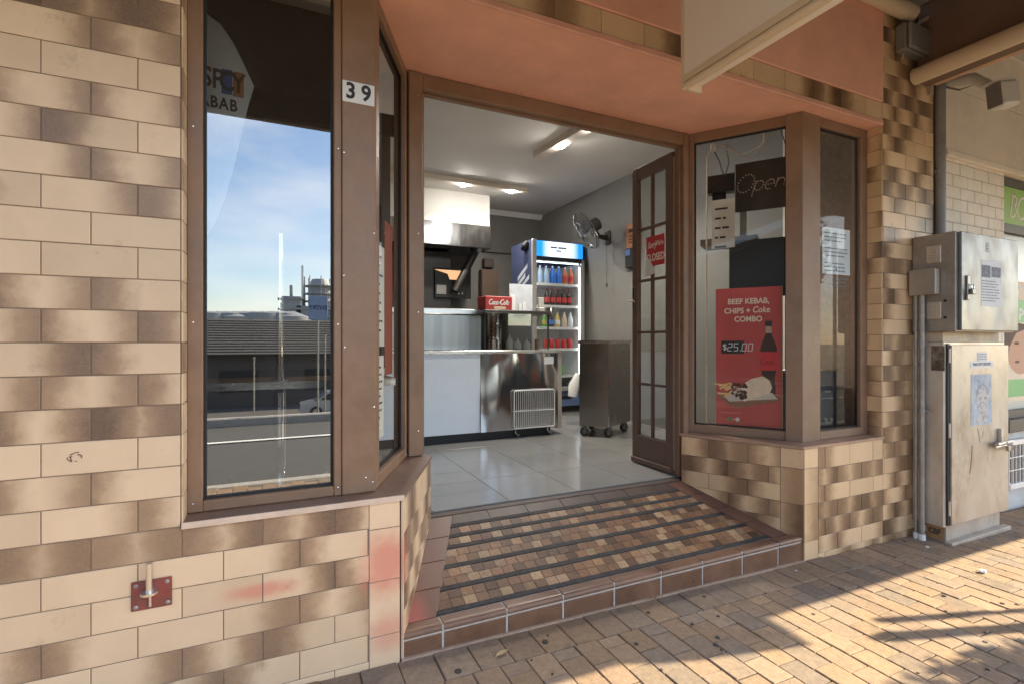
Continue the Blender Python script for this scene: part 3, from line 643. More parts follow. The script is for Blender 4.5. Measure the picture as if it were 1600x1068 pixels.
b = MB(); pz = atY(1432, 118, D - .05).z
b.tube([(BX - .045, D - .03, pz), (BX - .045, YE + .1, pz)], .052, 16); b.build('edge_pipe', m_creamp, can, smooth=True)
b = MB(); b.box((BX + .101, YE + .06, 2.905), (BX + .15, D - .06, 2.945)); b.build('timber_trim', mat('timber_trim', (.5, .3, .17), .7, var=.2, vscale=8), can)
b = MB(); p0 = atY(1334, 0, D - .06); p1 = atY(1424, 22, D - .06)
b.tube([(1.9, D - .06, p1.z + .0), (p1.x, D - .06, p1.z)], .05, 16); b.build('edge_pipe', m_creamp, can, smooth=True)
for x in (-5, 1.2, 7.4, 13.6):
    b = MB(); b.box((x, YE + .06, 3.3), (x + .07, D - .03, 3.405)); b.build('cross_beam', m_beam, can)

# signs under the canopy
sg = thing('hanging_sign', (1.62, 1.2, 2.3), 'blank cream double sided sign hanging at right angles below the canopy', 'sign')
SZ = 2.30; a = atZ(1066, 141, SZ); SX = a.x; SY1 = a.y; SY0 = max(YE + .12, SY1 - 1.05)
m_sgn = mat('blank_sign_face', (.82, .72, .60), .6, var=.03, vscale=2)
b = MB(); b.box((SX, SY0, SZ + .03), (SX + .10, SY1, 3.25), .004); b.build('sign_face', m_sgn, sg)
b = MB(); b.box((SX - .004, SY1 - .012, SZ + .002), (SX + .104, SY1 + .006, 3.255), .002); b.box((SX - .003, SY0, SZ + .03), (SX + .002, SY1 - .013, SZ + .058)); b.build('sign_frame', m_creamp, sg)
b = MB(); b.tube([(SX + .012, SY1 + .004, SZ + .016), (SX + .012, SY0, SZ + .016)], .017, 12); b.build('edge_tube', m_creamp, sg, smooth=True)
b = MB()
for y in (SY1 - .3, SY0 + .3): b.tube([(SX + .05, y, 3.25), (SX + .05, y, 3.41)], .012, 8)
b.build('hanger', m_galv, sg)
# unseen slab added at the canopy edge, shaped to cast the notched paving shadow
L_ = (ce_z + .04) * cot; c0 = atZ(1268, 1005, -.03); c1 = atZ(1090, 1030, -.02)
ox, oy = L_ * math.sin(SUN_AZ), L_ * math.cos(SUN_AZ)
b = MB(); b.prism([(c1.x + ox - .28, YE - .005), (c1.x + ox, c1.y + oy), (c0.x + ox, c0.y + oy), (c0.x + ox + .01, YE - .005)], ce_z, ce_z + .12)
tag(b.build('shadow_slab', m_creamp), 'flat cream slab added at the canopy edge to cast a notched shadow', 'slab')

# ================================================================== NEIGHBOUR BUILDING
nb = thing('neighbour_building', (5, D, 0), 'cream painted brick shop next door with green window signs', 'shop')
m_cbrick = mat('cream_painted_brick', (.84, .75, .63), .7, var=.07, vscale=9, bump=.25, bscale=50, dirt=.2, dscale=4, dcol=(.6, .5, .38))
m_cpanel = mat('cream_render', (.83, .73, .59), .8, var=.05, vscale=3, bump=.1, dirt=.25, dscale=2, dcol=(.5, .38, .26))
NX0, NX1 = 4.17, 5.11; MN = wallM((0, D + .02, 0), (1, 0))
b = MB(); rr = random.Random(5); z = -.1; r = 0
while z < 3.4:
    x = NX0 - (.1 if r % 2 else 0)
    while x < NX1:
        a0, a1 = max(x, NX0), min(x + .2, NX1)
        if a1 - a0 > .02: b.M = MN; b.box((a0 + .0022, z + .002, -.1), (a1 - .0022, z + .084, rr.uniform(-.001, .001)), .004)
        x += .2
    z += .086; r += 1
b.build('brick_wall', m_cbrick, nb)
b = MB(); b.M = MN; b.box((NX0 + .001, -.1, -.2), (NX1 - .001, 3.62, -.004)); b.build('brick_mortar', mat('mortar_joint', (.45, .36, .28), .9), nb)
pzb = 2.545
b = MB(); b.M = MN; b.box((4.24, pzb, .002), (9.5, 2.99, .018), .003); b.build('wall_panel', m_cpanel, nb)
b = MB(); b.M = MN; b.box((4.20, 2.996, .001), (9.5, 3.4, .016), .003); b.build('wall_panel', m_cpanel, nb)
b = MB(); b.M = MN; b.box((4.24, pzb - .045, .0015), (9.5, pzb - .001, .03), .004); b.build('panel_trim', m_cpanel, nb)
m_nfr = mat('dark_frame', (.05, .045, .04), .5)
WZ = [(.62, .70), (1.93, 1.985), (2.42, 2.50)]
b = MB(); b.M = MN; b.box((NX1 + .001, 2.425, -.06), (9.5, 2.49, -.02)); b.box((NX1 + .001, 2.06, -.06), (9.5, 2.13, -.02)); b.box((NX1 + .001, .60, -.06), (9.5, .66, -.02)); b.box((NX1 + .001, .661, -.06), (NX1 + .03, 2.059, -.02))
nfr = b.build('window_frame', m_nfr, nb)
b = MB(); b.M = MN; b.box((NX1 + .0305, .661, -.07), (9.5, 2.059, -.055)); b.build('pane', mat('frosted_pane', (.50, .52, .49), .25), nfr)
b = MB(); b.box((NX0 + .01, D + .235, -.2), (9.5, D + 3, 5.5)); b.build('building_core', m_nfr, nb)
b = MB(); b.M = MN; b.box((NX1, 2.50, -.1), (9.5, 3.62, -.001)); b.build('upper_wall', m_cpanel, nb)
gs = MB(); gs.M = MN; gs.box((NX1 + .002, 2.131, -.055), (9.5, 2.424, -.03)); gsg = gs.build('fascia_sign', mat('leaf_green_sign', (.27, .46, .085), .5), nb)
b = MB(); b.M = MN
for st_ in strokes('BOMB', NX1 + .43, 2.275, .17, .25, 1.0): b.ribbon(st_, .017, -.0298, -.028)
b.build('lettering', mat('pale_lettering', (.78, .68, .62), .6), gsg)
pb = MB(); pb.M = MN; pb.box((NX1 + .031, .72, -.0545), (7, 1.69, -.051)); poster2 = pb.build('window_poster', mat('poster_sand', (.72, .60, .46), .6), nb)
k = MB(); k.M = MN; k.box((NX1 + .032, 1.36, -.0508), (7, 1.54, -.0495)); k.box((NX1 + .032, .76, -.0508), (7, .90, -.0495)); k.build('green_band', mat('poster_green', (.13, .42, .13), .5), poster2)
k = MB(); k.M = MN; k.text('po', .13, NX1 + .37, 1.45, 'LEFT', bold=.03, z=-.0494); k.text('06', .05, NX1 + .36, 1.64, 'LEFT', bold=.02, z=-.0508); k.build('lettering', m_lwhite, poster2)
# a plain face on the poster, lying on its side
k = MB(); k.M = MN; fx, fy = NX1 + .30, 1.13
k.disc((fx + .1, fy), .22, -.0508, -.0500, 32, .19); k.build('face_print', mat('skin_print', (.52, .27, .17), .6), poster2)
k = MB(); k.M = MN; k.prism([(fx - .26, fy + .22), (fx - .1, fy + .24), (fx + .3, fy + .2), (fx + .02, fy + .14), (fx - .09, fy + .03), (fx - .12, fy - .14), (fx - .2, fy - .05)], -.0499, -.0493); k.disc((fx + .03, fy + .06), .042, -.0499, -.0494, 12, .012); k.disc((fx + .04, fy - .09), .04, -.0499, -.0494, 12, .011); k.build('hair_print', mat('hair_print', (.10, .05, .03), .7), poster2)
k = MB(); k.M = MN; k.disc((fx + .2, fy - .03), .016, -.0499, -.0494, 12, .05); k.build('lips_print', mat('lip_print', (.45, .1, .09), .6), poster2)
b = MB(); b.M = MN; b.box((NX1, .50, -.1), (9.5, .60, .03), .004); b.build('window_sill', m_nfr, nb)
b = MB(); b.M = MN; b.box((NX1, -.2, -.1), (9.5, .499, -.02)); b.build('base_panel', mat('pale_panel', (.55, .56, .56), .6, var=.08, dirt=.3), nb)
vg = MB(); vg.M = MN
vg.box((NX1 + .02, .06, .0), (7.2, .1, .03), .003); vg.box((NX1 + .02, .40, .0), (7.2, .44, .03), .003)
x = NX1 + .03
while x < 7.2: vg.box((x, .1003, .006), (x + .008, .3997, .018)); x += .058
for z in (.2, .3): vg.box((NX1 + .02, z, .0185), (7.2, z + .008, .024))
vg.build('vent_grille', m_white, nb)
b = MB(); b.M = MN; b.box((NX1 + .02, .1, -.018), (7.2, .4, -.012)); b.build('vent_void', m_black, nb)

dp = MB(); dx = 4.118; dp.tube([(dx, D - .018, -.06), (dx, D - .018, 2.62), (dx, D - .018, 3.39)], .033, 14)
for z in (.4, 1.5, 2.35): dp.box((dx - .045, D - .03, z), (dx + .045, D + .02, z + .02))
tag(dp.build('downpipe', mat('grey_downpipe', (.27, .25, .235), .5, var=.15, dirt=.3), smooth=True), 'grey downpipe in the joint between tiled pier and cream bricks', 'downpipe')
b = MB(); b.box((4.058, D + .03, -.2), (4.17, D + .08, 3.4)); tag(b.build('party_wall_joint', mat('dark_joint', (.05, .04, .035), .9)), 'dark recessed party wall joint behind the downpipe', 'wall')

# security camera under the neighbour's canopy
cp = atY(1562, 148, D - .30); sc_ = thing('security_camera', (cp.x, cp.y + .06, cp.z + .12), 'white security camera with grey face on the cream wall next door', 'camera')
m_cw = mat('camera_white', (.66, .62, .55), .5, var=.05)
b = MB(); b.tube([(cp.x + .0, D - .005, cp.z + .21), (cp.x, D - .03, cp.z + .20)], .06, 16); b.tube([(cp.x, D - .03, cp.z + .2), (cp.x, D - .16, cp.z + .17), (cp.x - .01, cp.y + .06, cp.z + .09)], [.034, .036, .03], 12); b.build('mount', m_cw, sc_, smooth=True)
Mc = Matrix.Translation(cp) @ Matrix.Rotation(R(-105), 4, 'Z') @ Matrix.Rotation(R(8), 4, 'X') @ Matrix.Scale(.86, 4)
b = MB(); b.M = Mc; b.box((-.06, -.05, -.10), (.06, .12, .085), .02); b.prism([(-.062, -.08), (.062, -.08), (.062, .10), (-.062, .10)], .086, .094); b.build('housing', m_cw, sc_)
b = MB(); b.M = Mc; b.box((-.052, -.054, -.09), (.052, -.0505, .076), .012); b.box((-.02, -.0555, -.012), (.022, -.0542, -.004)); b.lathe([(.02, 0), (.02, .003), (.012, .004)], (0, -.058, .03), 14, 'y'); b.build('face_plate', m_grey, sc_)
cb = MB(); q = atY(1487, 134, D - .06); cb.tube([(q.x - .02, D - .03, q.z), (q.x + .12, D - .05, q.z + .0), (q.x + .3, D - .08, q.z + .07), (cp.x - .1, D - .06, cp.z + .25), (cp.x + .02, D - .04, cp.z + .24)], .006, 6)
tag(cb.build('camera_cable', m_dkwood, smooth=True), 'dark cable drooping towards the security camera', 'cable')

# grey junction box on the pier with conduits
j0 = atY(1408, 36, D - .05); j1 = atY(1448, 96, D - .05)
jb = thing('junction_box', ((j0.x + j1.x) / 2, D, j1.z), 'grey plastic junction box high on the tiled pier below the pipe', 'junction box')
b = MB(); b.box((j0.x, D - .075, j1.z), (j1.x, D - .011, j0.z), .01); b.build('box_base', m_grey, jb)
b = MB(); b.box((j0.x + .012, D - .10, j1.z + .006), (j1.x + .004, D - .0755, j0.z - .004), .012); b.build('box_lid', mat('grey_lid', (.235, .225, .21), .5, var=.08, dirt=.2), jb)
b = MB(); b.tube([(j0.x + .04, D - .045, j1.z - .001), (j0.x + .02, D - .045, j1.z - .05), (j0.x + .05, D - .04, j1.z - .02)], .004, 6); b.build('loose_wire', m_creamp, jb)
m_cond = mat('painted_conduit', (.40, .33, .26), .6, var=.1)
cd = MB(); cx_ = atY(1455, 60, D - .03).x; cd.tube([(cx_, D - .03, 2.86), (cx_, D - .03, j0.z + .05), (cx_ + .005, D - .05, j0.z + .14), (cx_ + .03, D - .2, j0.z + .22)], .013, 10); tag(cd.build('conduit', m_cond, smooth=True), 'thin painted conduit rising beside the grey junction box', 'conduit')
cd = MB(); cd.tube([(j1.x - .12, D - .05, j0.z + .005), (j1.x - .1, D - .06, j0.z + .05), (cx_ - .02, D - .14, j0.z + .14), (cx_ + .08, D - .3, j0.z + .17), (cx_ + .12, D - .42, j0.z + .26)], .012, 10); tag(cd.build('conduit', m_cond, smooth=True), 'bent conduit curving from the junction box top to the beam', 'conduit')

# ================================================================== ELECTRICAL CABINETS
CX0, CX1, CYF = 3.80, 4.57, 1.727; CYB = 1.912; cz0 = -.03; gz0 = gz(4.1)
lc = thing('switchboard_cabinet', (4.18, 1.82, gz0), 'tall rust streaked steel switchboard cabinet standing on the paving by the pier', 'electrical cabinet')
zt = 1.20; zb = .034
b = MB(); b.box((CX0, CYF + .012, zb), (CX1, CYB, zt), .003); b.build('cabinet_body', m_dull, lc)
MC_ = wallM((0, CYF, 0), (1, 0))
b = MB(); b.box((CX0 + .05, CYF - .008, zb + .012), (CX1 + .004, CYF + .0115, zt - .02), .003); cdoor = b.build('cabinet_door', mat('weathered_door', (.44, .40, .345), .42, .5, var=.18, vscale=4, rvar=.12, bump=.08, bscale=25, dirt=.6, dscale=4.5, dcol=(.22, .155, .105), stretch=(1.2, 1.2, .75)), lc)
b = MB(); b.box((CX0 + .025, CYF + .002, zb + .01), (CX0 + .048, CYF + .0118, zt - .01)); b.build('door_gap', m_black, lc)
for z in (.11, .60, 1.07):
    b = MB(); b.tube([(CX0 + .036, CYF - .002, z), (CX0 + .036, CYF - .002, z + .09)], .007, 8); b.build('hinge', m_dull, lc)
b = MB(); b.box((CX0 + .045, CYF + .02, gz0 - .05), (CX1 - .045, CYB - .01, zb - .0005), .002); b.box((CX0 + .02, CYF - .025, gz0 - .05), (CX1 - .0, CYF + .0195, gz0 + .016), .003); pl = b.build('plinth', mat('plinth_steel', (.42, .38, .33), .6, .3, var=.2, vscale=12, dirt=.7, dscale=6, dcol=(.2, .13, .08)), lc)
b = MB(); b.M = wallM((CX0 + .0445, 0, 0), (0, -1)); b.box((-CYB + .02, gz0 + .012, 0), (-CYF - .028, zb - .002, .002)); st1 = b.build('plinth_sticker', mat('orange_sticker', (.42, .23, .10), .6, dirt=.4, dscale=30), pl)
b = MB(); b.M = wallM((CX0 + .0444, 0, 0), (0, -1)); b.text('CBF', .05, -(CYF + CYB) / 2 + .012, (gz0 + zb) / 2 + .004, bold=.03, z=.0024, sx=.78); b.build('lettering', m_ink, st1)
b = MB(); b.M = wallM((CX0 + .0444, 0, 0), (0, -1)); b.text('I', .05, -(CYF + CYB) / 2 - .038, (gz0 + zb) / 2 + .004, bold=.03, z=.0024); b.build('lettering', m_lwhite, st1)
u, v = uv_on(MC_, 1529, 540); 
def qv(px, py): return uv_on(MC_, px, py, .008)
def onface(mb, M, px0, py0, px1, py1, z0, z1, off=.008):
    a = uv_on(M, px0, py0, off); c = uv_on(M, px1, py1, off); mb.M = M; mb.box((a[0], a[1], z0), (c[0], c[1], z1)); return a, c
b = MB(); a, c = onface(b, MC_, 1516, 564, 1551, 573, .0082, .0095); lbl = b.build('door_label', m_paper, cdoor)
t = MB(); t.M = MC_; t.text('MAIN SWITCHBOARD', (a[1] - c[1]) * .62, (a[0] + c[0]) / 2, (a[1] + c[1]) / 2, z=.0096, sx=.85); t.build('lettering', m_ink, lbl)
b = MB(); a, c = onface(b, MC_, 1527, 550, 1542, 563, .0082, .0095); lb2 = b.build('door_label', m_paper, cdoor)
t = MB(); t.M = MC_
for k in range(4): words(t, a[0] + .005, c[0] - .004, a[1] - (a[1] - c[1]) * (.2 + .2 * k), .004, .0096)
t.build('lettering', m_greyink, lb2)
b = MB(); a, c = onface(b, MC_, 1517, 585, 1549, 661, .0082, .0092); stk = b.build('torn_sticker', mat('faded_blue_sticker', (.36, .42, .50), .7, var=.25, vscale=18, dirt=.9, dscale=14, dcol=(.6, .57, .5)), cdoor)
t = MB(); t.M = MC_; mx_, my_ = (a[0] + c[0]) / 2, (a[1] + c[1]) / 2; fw = (c[0] - a[0])
t.disc((mx_ + .01, my_ - .0), fw * .27, .0093, .0097, 20, fw * .36); t.prism([(mx_ - fw * .3, c[1] + .02), (mx_ + fw * .34, c[1] + .02), (mx_ + fw * .15, my_ - fw * .3), (mx_ - fw * .1, my_ - fw * .3)], .0093, .0096); t.build('face_print', mat('sticker_pale', (.55, .53, .49), .8, dirt=.6, dscale=40), stk)
t = MB(); t.M = MC_
for st_ in (arc(mx_ + .01, my_, fw * .29, fw * .38, 20, 160), arc(mx_ - fw * .08, my_ + .01, .012, .006, 0, 360), arc(mx_ + fw * .18, my_ + .01, .012, .006, 0, 360), arc(mx_ + .012, my_ - fw * .2, fw * .2, fw * .13, 0, 180), [(mx_ - fw * .3, a[1] - .03), (mx_ - .01, a[1] - .05), (mx_ - fw * .2, a[1] - .07), (mx_ + .02, a[1] - .09)]): t.ribbon(st_, .004, .0098, .0100)
t.build('line_print', mat('sticker_line', (.2, .21, .24), .8), stk)
b = MB(); a, c = uv_on(MC_, 1560, 688, .008), uv_on(MC_, 1566, 668, .008)
b.M = MC_; hx, hy_ = a; b.box((hx - .012, hy_ - .03, .008), (hx + .012, hy_ + .085, .03), .004); b.tube([(hx - .09, hy_ - .012, .035), (hx + .10, hy_ - .005, .035)], .012, 10); b.tube([(hx - .1, hy_ - .03, .03), (hx + .04, hy_ - .028, .03)], .008, 8); b.build('bolt_handle', m_dull, cdoor, smooth=True)
def padlock(name, M, x, y, z, s, label, m_b):
    o = thing(name, M @ Vector((x, y, z)), label, 'padlock', 'padlocks on the electrical cabinets')
    k = MB(); k.M = M; k.box((x - s, y - s * 2.1, z - s * .45), (x + s, y - s * .4, z + s * .45), s * .2); k.build('lock_body', m_b, o)
    k = MB(); k.M = M; k.tube([(x - s * .6, y - s * .4, z)] + [(x + s * .6 * math.cos(R(180 - 20 * i)), y + s * .35 + s * .6 * math.sin(R(20 * i)), z) for i in range(10)] + [(x + s * .6, y - s * .4, z)], s * .17, 8); k.build('shackle', m_chrome, o, smooth=True)
padlock('padlock', MC_, hx + .028, hy_ - .02, .05, .020, 'small bright padlock on the bolt of the tall cabinet door', mat('brass_grey', (.4, .37, .32), .4, .7))
padlock('padlock', MC_, hx + .105, hy_ - .02, .035, .021, 'dark padlock hanging past the edge of the tall cabinet', mat('dark_steel', (.13, .12, .11), .4, .7))
# rust streaks: thin runs of rust on the door
b = MB(); b.M = MC_
for (x0, y0, x1, y1, wd) in ((1527, 668, 1531, 690, .006), (1519, 695, 1515, 740, .009), (1536, 672, 1534, 684, .005)):
    p, q = uv_on(MC_, x0, y0, .008), uv_on(MC_, x1, y1, .008)
    b.ribbon([p, ((p[0] + q[0]) / 2 + .006, (p[1] + q[1]) / 2), q], wd, .0081, .0084)
b.build('rust_streak', mat('rust', (.16, .075, .035), .9, var=.4, vscale=40), cdoor)
MSd = wallM((CX0, 0, 0), (0, -1))
b = MB(); a, c = onface(b, MSd, 1455, 540, 1476, 579, .0003, .0015, 0); b.build('burnt_sticker', mat('burnt_sticker', (.09, .065, .05), .8, var=.4, vscale=25, dirt=.6, dscale=16, dcol=(.4, .33, .27)), lc)

UX0, UX1, UYF, UYB = 3.797, 4.527, 1.661, 1.912; uz0, uz1 = 1.263, 1.884
uc = thing('meter_cabinet', (4.16, 1.78, uz0), 'upper steel meter cabinet with a peeling paper notice, fixed above the tall cabinet', 'electrical cabinet')
b = MB(); b.box((UX0, UYF + .014, uz0), (UX1, UYB, uz1), .004); b.build('cabinet_body', mat('upper_cabinet_steel', (.36, .325, .28), .4, .5, var=.2, vscale=6, rvar=.1, bump=.05, dirt=.45, dscale=3.5, dcol=(.17, .11, .08)), uc)
MU = wallM((0, UYF, 0), (1, 0))
b = MB(); b.box((UX0 + .022, UYF - .006, uz0 + .008), (UX1 + .012, UYF + .0135, uz1 - .004), .004); ud = b.build('cabinet_door', mat('upper_door_steel', (.19, .20, .205), .40, .45, var=.22, vscale=4, rvar=.12, bump=.06, dirt=.7, dscale=4.2, dcol=(.11, .085, .065), stretch=(1.2, 1.2, .8)), uc)
b = MB(); a, c = onface(b, MU, 1533, 405, 1564, 480, .0062, .007, .006); nt = b.build('paper_notice', m_paper, ud)
t = MB(); t.M = MU; h = a[1] - c[1]; ww = c[0] - a[0]; t.box((a[0] + .004, a[1] - h * .38, .0071), (a[0] + ww * .45, a[1] - h * .12, .0074)); t.box((a[0] + ww * .5, a[1] - h * .36, .0071), (c[0] - .006, a[1] - h * .14, .0074)); t.build('photo_print', mat('photo_print', (.18, .19, .22), .7, var=.6, vscale=40), nt)
t = MB(); t.M = MU
for k in range(8): words(t, a[0] + .008, c[0] - .008, a[1] - h * (.46 + .06 * k), .006, .0071, random.uniform(.75, 1))
t.build('lettering', m_greyink, nt)
b = MB(); b.M = MU; p = uv_on(MU, 1543, 387, .006); b.box((p[0] - .02, p[1] - .03, .006), (p[0] + .02, p[1] + .03, .0072)); em = b.build('emblem', mat('emblem_grey', (.33, .32, .29), .6), ud)
b = MB(); b.M = MU; b.box((p[0] - .015, p[1] - .024, .0073), (p[0] + .015, p[1] + .024, .0077)); b.build('emblem_field', m_paper, em)
b = MB(); b.M = MU; b.box((p[0] - .008, p[1] - .014, .0078), (p[0] + .008, p[1] - .004, .0081)); b.box((p[0] - .008, p[1] + .003, .0078), (p[0] + .008, p[1] + .014, .0081)); b.build('emblem_mark', m_greyink, em)
p = uv_on(MU, 1511, 448, .006); b = MB(); b.M = MU; b.box((p[0] - .014, p[1] - .05, .006), (p[0] + .018, p[1] + .07, .016), .005); b.box((p[0] - .022, p[1] - .085, .006), (p[0] + .0, p[1] - .045, .02), .004); b.build('latch', mat('latch_steel', (.3, .27, .24), .4, .8), ud)
padlock('padlock', MU, p[0] + .022, p[1] - .005, .025, .021, 'grey padlock hanging from the latch of the upper cabinet', mat('lock_grey', (.24, .23, .21), .4, .7))
b = MB(); b.box((CX0 + .03, CYF + .03, zt + .0005), (CX1 - .03, CYB - .01, uz0 - .0005)); b.build('spacer_plate', mat('cream_spacer', (.58, .46, .33), .6, var=.15, dirt=.4), uc)
MUs = wallM((UX0, 0, 0), (0, -1))
for (py0, py1) in ((386, 410), (473, 498)):
    b = MB(); a, c = uv_on(MUs, 1448, py0), uv_on(MUs, 1471, py1); b.M = MUs; b.box((a[0], c[1], 0), (c[0], a[1], .006), .003)
    for k in range(5): yy = c[1] + (a[1] - c[1]) * (.18 + .16 * k); b.box((a[0] + .02, yy - .006, .0062), (c[0] - .02, yy + .003, .012), .002)
    b.build('vent_louvre', m_dull, uc)
for py in (470, 496):
    b = MB(); a = uv_on(MUs, 1477, py); b.M = MUs; b.lathe([(.009, 0), (.009, .004), (.004, .006)], (a[0], a[1], 0), 10); b.build('bolt_head', m_black, uc)
# cable box and conduits on the cabinet side
bx = atX(1440, 440, UX0 - .03); a = uv_on(MUs, 1423, 424, .05); c = uv_on(MUs, 1463, 459, .05)
cbx = thing('cable_box', (UX0 - .05, 1.83, c[1]), 'small plain steel cable box on the side of the upper cabinet', 'junction box')
b = MB(); b.M = MUs; b.box((a[0], c[1], .0065), (c[0] - .002, a[1], .055), .003); b.build('box_body', m_dull, cbx)
b = MB(); b.M = MUs; b.box((a[0] - .004, c[1] - .003, .0552), (c[0] - .001, a[1] + .004, .062), .002); b.build('box_lid', mat('box_lid_steel', (.40, .36, .31), .42, .6, var=.12, vscale=6), cbx)
for (px, r, lab) in ((1431.5, .010, 'thinner grey conduit running down from the cable box to the paving'), (1441, .0145, 'thicker grey conduit running down from the cable box to the paving')):
    a2 = uv_on(MUs, px, 650, .03); k = MB(); k.M = MUs; zz = gz(UX0)
    k.tube([(a2[0], zz - .02, .033), (a2[0], c[1] - .0005, .033)], r, 12)
    cobj = k.build('conduit', m_galv, smooth=True); tag(cobj, lab, 'conduit')
    for z in (.75, 1.05 if r < .012 else 1.17):
        q = MB(); q.M = MUs; q.tube([(a2[0], z, .033), (a2[0], z + .02, .033)], r + .003, 12); q.box((a2[0], z + .003, .012), (a2[0] + r + .018, z + .017, .026)); q.build('saddle_clip', m_galv, cobj)
    q = MB(); q.M = MUs; q.tube([(a2[0], zz - .02, .033), (a2[0], zz + .035, .033)], r + .005, 12); q.build('end_fitting', m_white, cobj, smooth=True)

# ================================================================== SMALL THINGS ON THE FACADE AND THE PAVING
a, c = uv_on(MW, 534.5, 124, .006), uv_on(MW, 588, 170, .006); a1 = uv_on(MW, 534.5, 159, .006)
hn = thing('house_number', (a[0] + .06, 2.0, a1[1]), 'white plate with the black numerals 39 on the brown corner post', 'number plate')
b = MB(); b.M = MW; b.box((a[0] + .001, a1[1] + .003, .0065), (a[0] + .119, a[1] - .002, .009), .001); b.build('plate', mat('plate_white', (.72, .74, .76), .5), hn)
for ch, fx in (('3', .031), ('9', .088)):
    b = MB(); b.M = MW; b.text(ch, .083, a[0] + fx, (a[1] + a1[1]) / 2 + .001, bold=.028, z=.0092, sx=.92); b.build('digit', m_ink, hn)
wb = thing('wall_bracket', (-.4, D, .37), 'red square steel plate with a short silver rod on the lower left tiles', 'bracket')
a, c = uv_on(MF, 205, 909, .012), uv_on(MF, 269, 952, .012)
m_redpl = mat('worn_red_paint', (.27, .06, .045), .5, .1, var=.25, vscale=14, dirt=.9, dscale=9, dcol=(.09, .085, .075))
b = MB(); b.M = MF; pu0, pu1 = a[0], c[0]; pv1, pv0 = uv_on(MF, 205, 909, .012)[1], uv_on(MF, 205, 955, .012)[1]
b.box((pu0, pv0, .0105), (pu1, pv1, .016), .002); b.build('plate', m_redpl, wb)
for (fu, fv) in ((.12, .86), (.88, .86), (.12, .14), (.9, .14)):
    b = MB(); b.M = MF; b.lathe([(.0065, 0), (.0065, .003), (.003, .005)], (pu0 + (pu1 - pu0) * fu, pv0 + (pv1 - pv0) * fv, .0161), 10); b.build('bolt_head', m_galv, wb)
ru = pu0 + (pu1 - pu0) * .47; b = MB(); b.M = MF
b.lathe([(.017, 0), (.020, .004), (.020, .008), (.010, .011)], (0, 0, 0), 16) if False else None
b.tube([(ru, pv0 + .06, .034), (ru, pv1 + .058, .034)], .009, 12); b.tube([(ru, pv1 + .012, .034), (ru, pv1 + .016, .034)], .0095, 12); b.tube([(ru, pv0 + .055, .034), (ru, pv0 + .062, .034)], .024, 16); b.tube([(ru, pv0 + .01, .02), (ru, pv0 + .055, .02)], .004, 8)
b.tube([(ru, pv0 + .058, .034), (ru, pv0 + .058, .0162)], .012, 8)
b.build('rod', mat('satin_steel', (.7, .67, .62), .3, .9), wb, smooth=True)
# litter
m_leaf = mat('dry_leaf', (.40, .28, .15), .8, var=.25, vscale=30)
def leaf(p, s, ang, label, m_=None):
    k = MB(); k.M = Matrix.Translation(p) @ Matrix.Rotation(ang, 4, 'Z'); vs = []; fs = []; n = 7
    for i in range(n):
        t = i / (n - 1); wd = s * .32 * math.sin(math.pi * (.08 + .92 * t)) + .0008; x = (t - .5) * s * 2; up = .004 + s * .25 * (t - .5) ** 2 * 2
        vs += [(x, -wd, up + wd * .45), (x, 0, up), (x, wd, up + wd * .6)]
    for i in range(n - 1):
        for q in (0, 1): a_ = i * 3 + q; fs.append((a_, a_ + 1, a_ + 4, a_ + 3))
    k.add(vs, fs); k.tube([(-s, 0, .006), (-s * 1.3, .002, .005)], .0012, 5); o = k.build('dry_leaf', m_ or m_leaf, smooth=True); tag(o, label, 'leaf'); return o
p = atZ(785, 1018, 0); leaf((p.x, p.y, gz(p.x)), .03, .3, 'curled tan leaf on the paving below the step, left of the crumpled one')
p = atZ(1022, 936, -.03); leaf((p.x, p.y, gz(p.x)), .026, 1.2, 'pale crumpled leaf lying against the foot of the tiled step')
def scrap(px, py, s, label, m_, cat='litter'):
    p = atZ(px, py, -.05); k = MB(); rq = random.Random(px); vs = []; 
    bm_ = bmesh.new(); bmesh.ops.create_icosphere(bm_, subdivisions=2, radius=s)
    for v in bm_.verts: v.co *= rq.uniform(.65, 1.1); v.co.z *= .6
    k.M = Matrix.Translation((p.x, p.y, gz(p.x) + s * .4)); k.add([tuple(v.co) for v in bm_.verts], [[v.index for v in f.verts] for f in bm_.faces]); bm_.free()
    tag(k.build('paper_scrap', m_), label, cat)
gs_ = MB(); rg_ = random.Random(8)
for px, py, r in [(780, 1007, .010), (852, 1008, .013), (856, 998, .005), (1013, 958, .008), (994, 1009, .009), (1121, 996, .010), (1100, 931, .008), (1122, 962, .008), (722, 1012, .010), (716, 1058, .014)] + [(rg_.uniform(650, 1590), rg_.uniform(900, 1066), rg_.uniform(.004, .010)) for _ in range(26)]:
    p = atZ(px, py, -.03)
    if p.y < 1.88: gs_.M = MG; gs_.disc((p.x, p.y), r * rg_.uniform(.8, 1.2), -.001, .0022, 10, r)
tag(gs_.build('gum_stain', mat('old_gum', (.05, .042, .036), .9, var=.3, vscale=60)), kind='stuff')
scrap(1535, 890, .020, 'crumpled white paper scrap on the sunlit paving near the cabinet', m_paper)
scrap(1449, 851, .012, 'white pebble like scrap beside the cabinet plinth', m_paper)
scrap(1414, 841, .012, 'grey stone chip at the foot of the tiled pier', m_grey)
scrap(1244, 893, .006, 'tiny pale speck of litter on the shaded paving below the step end', m_paper)

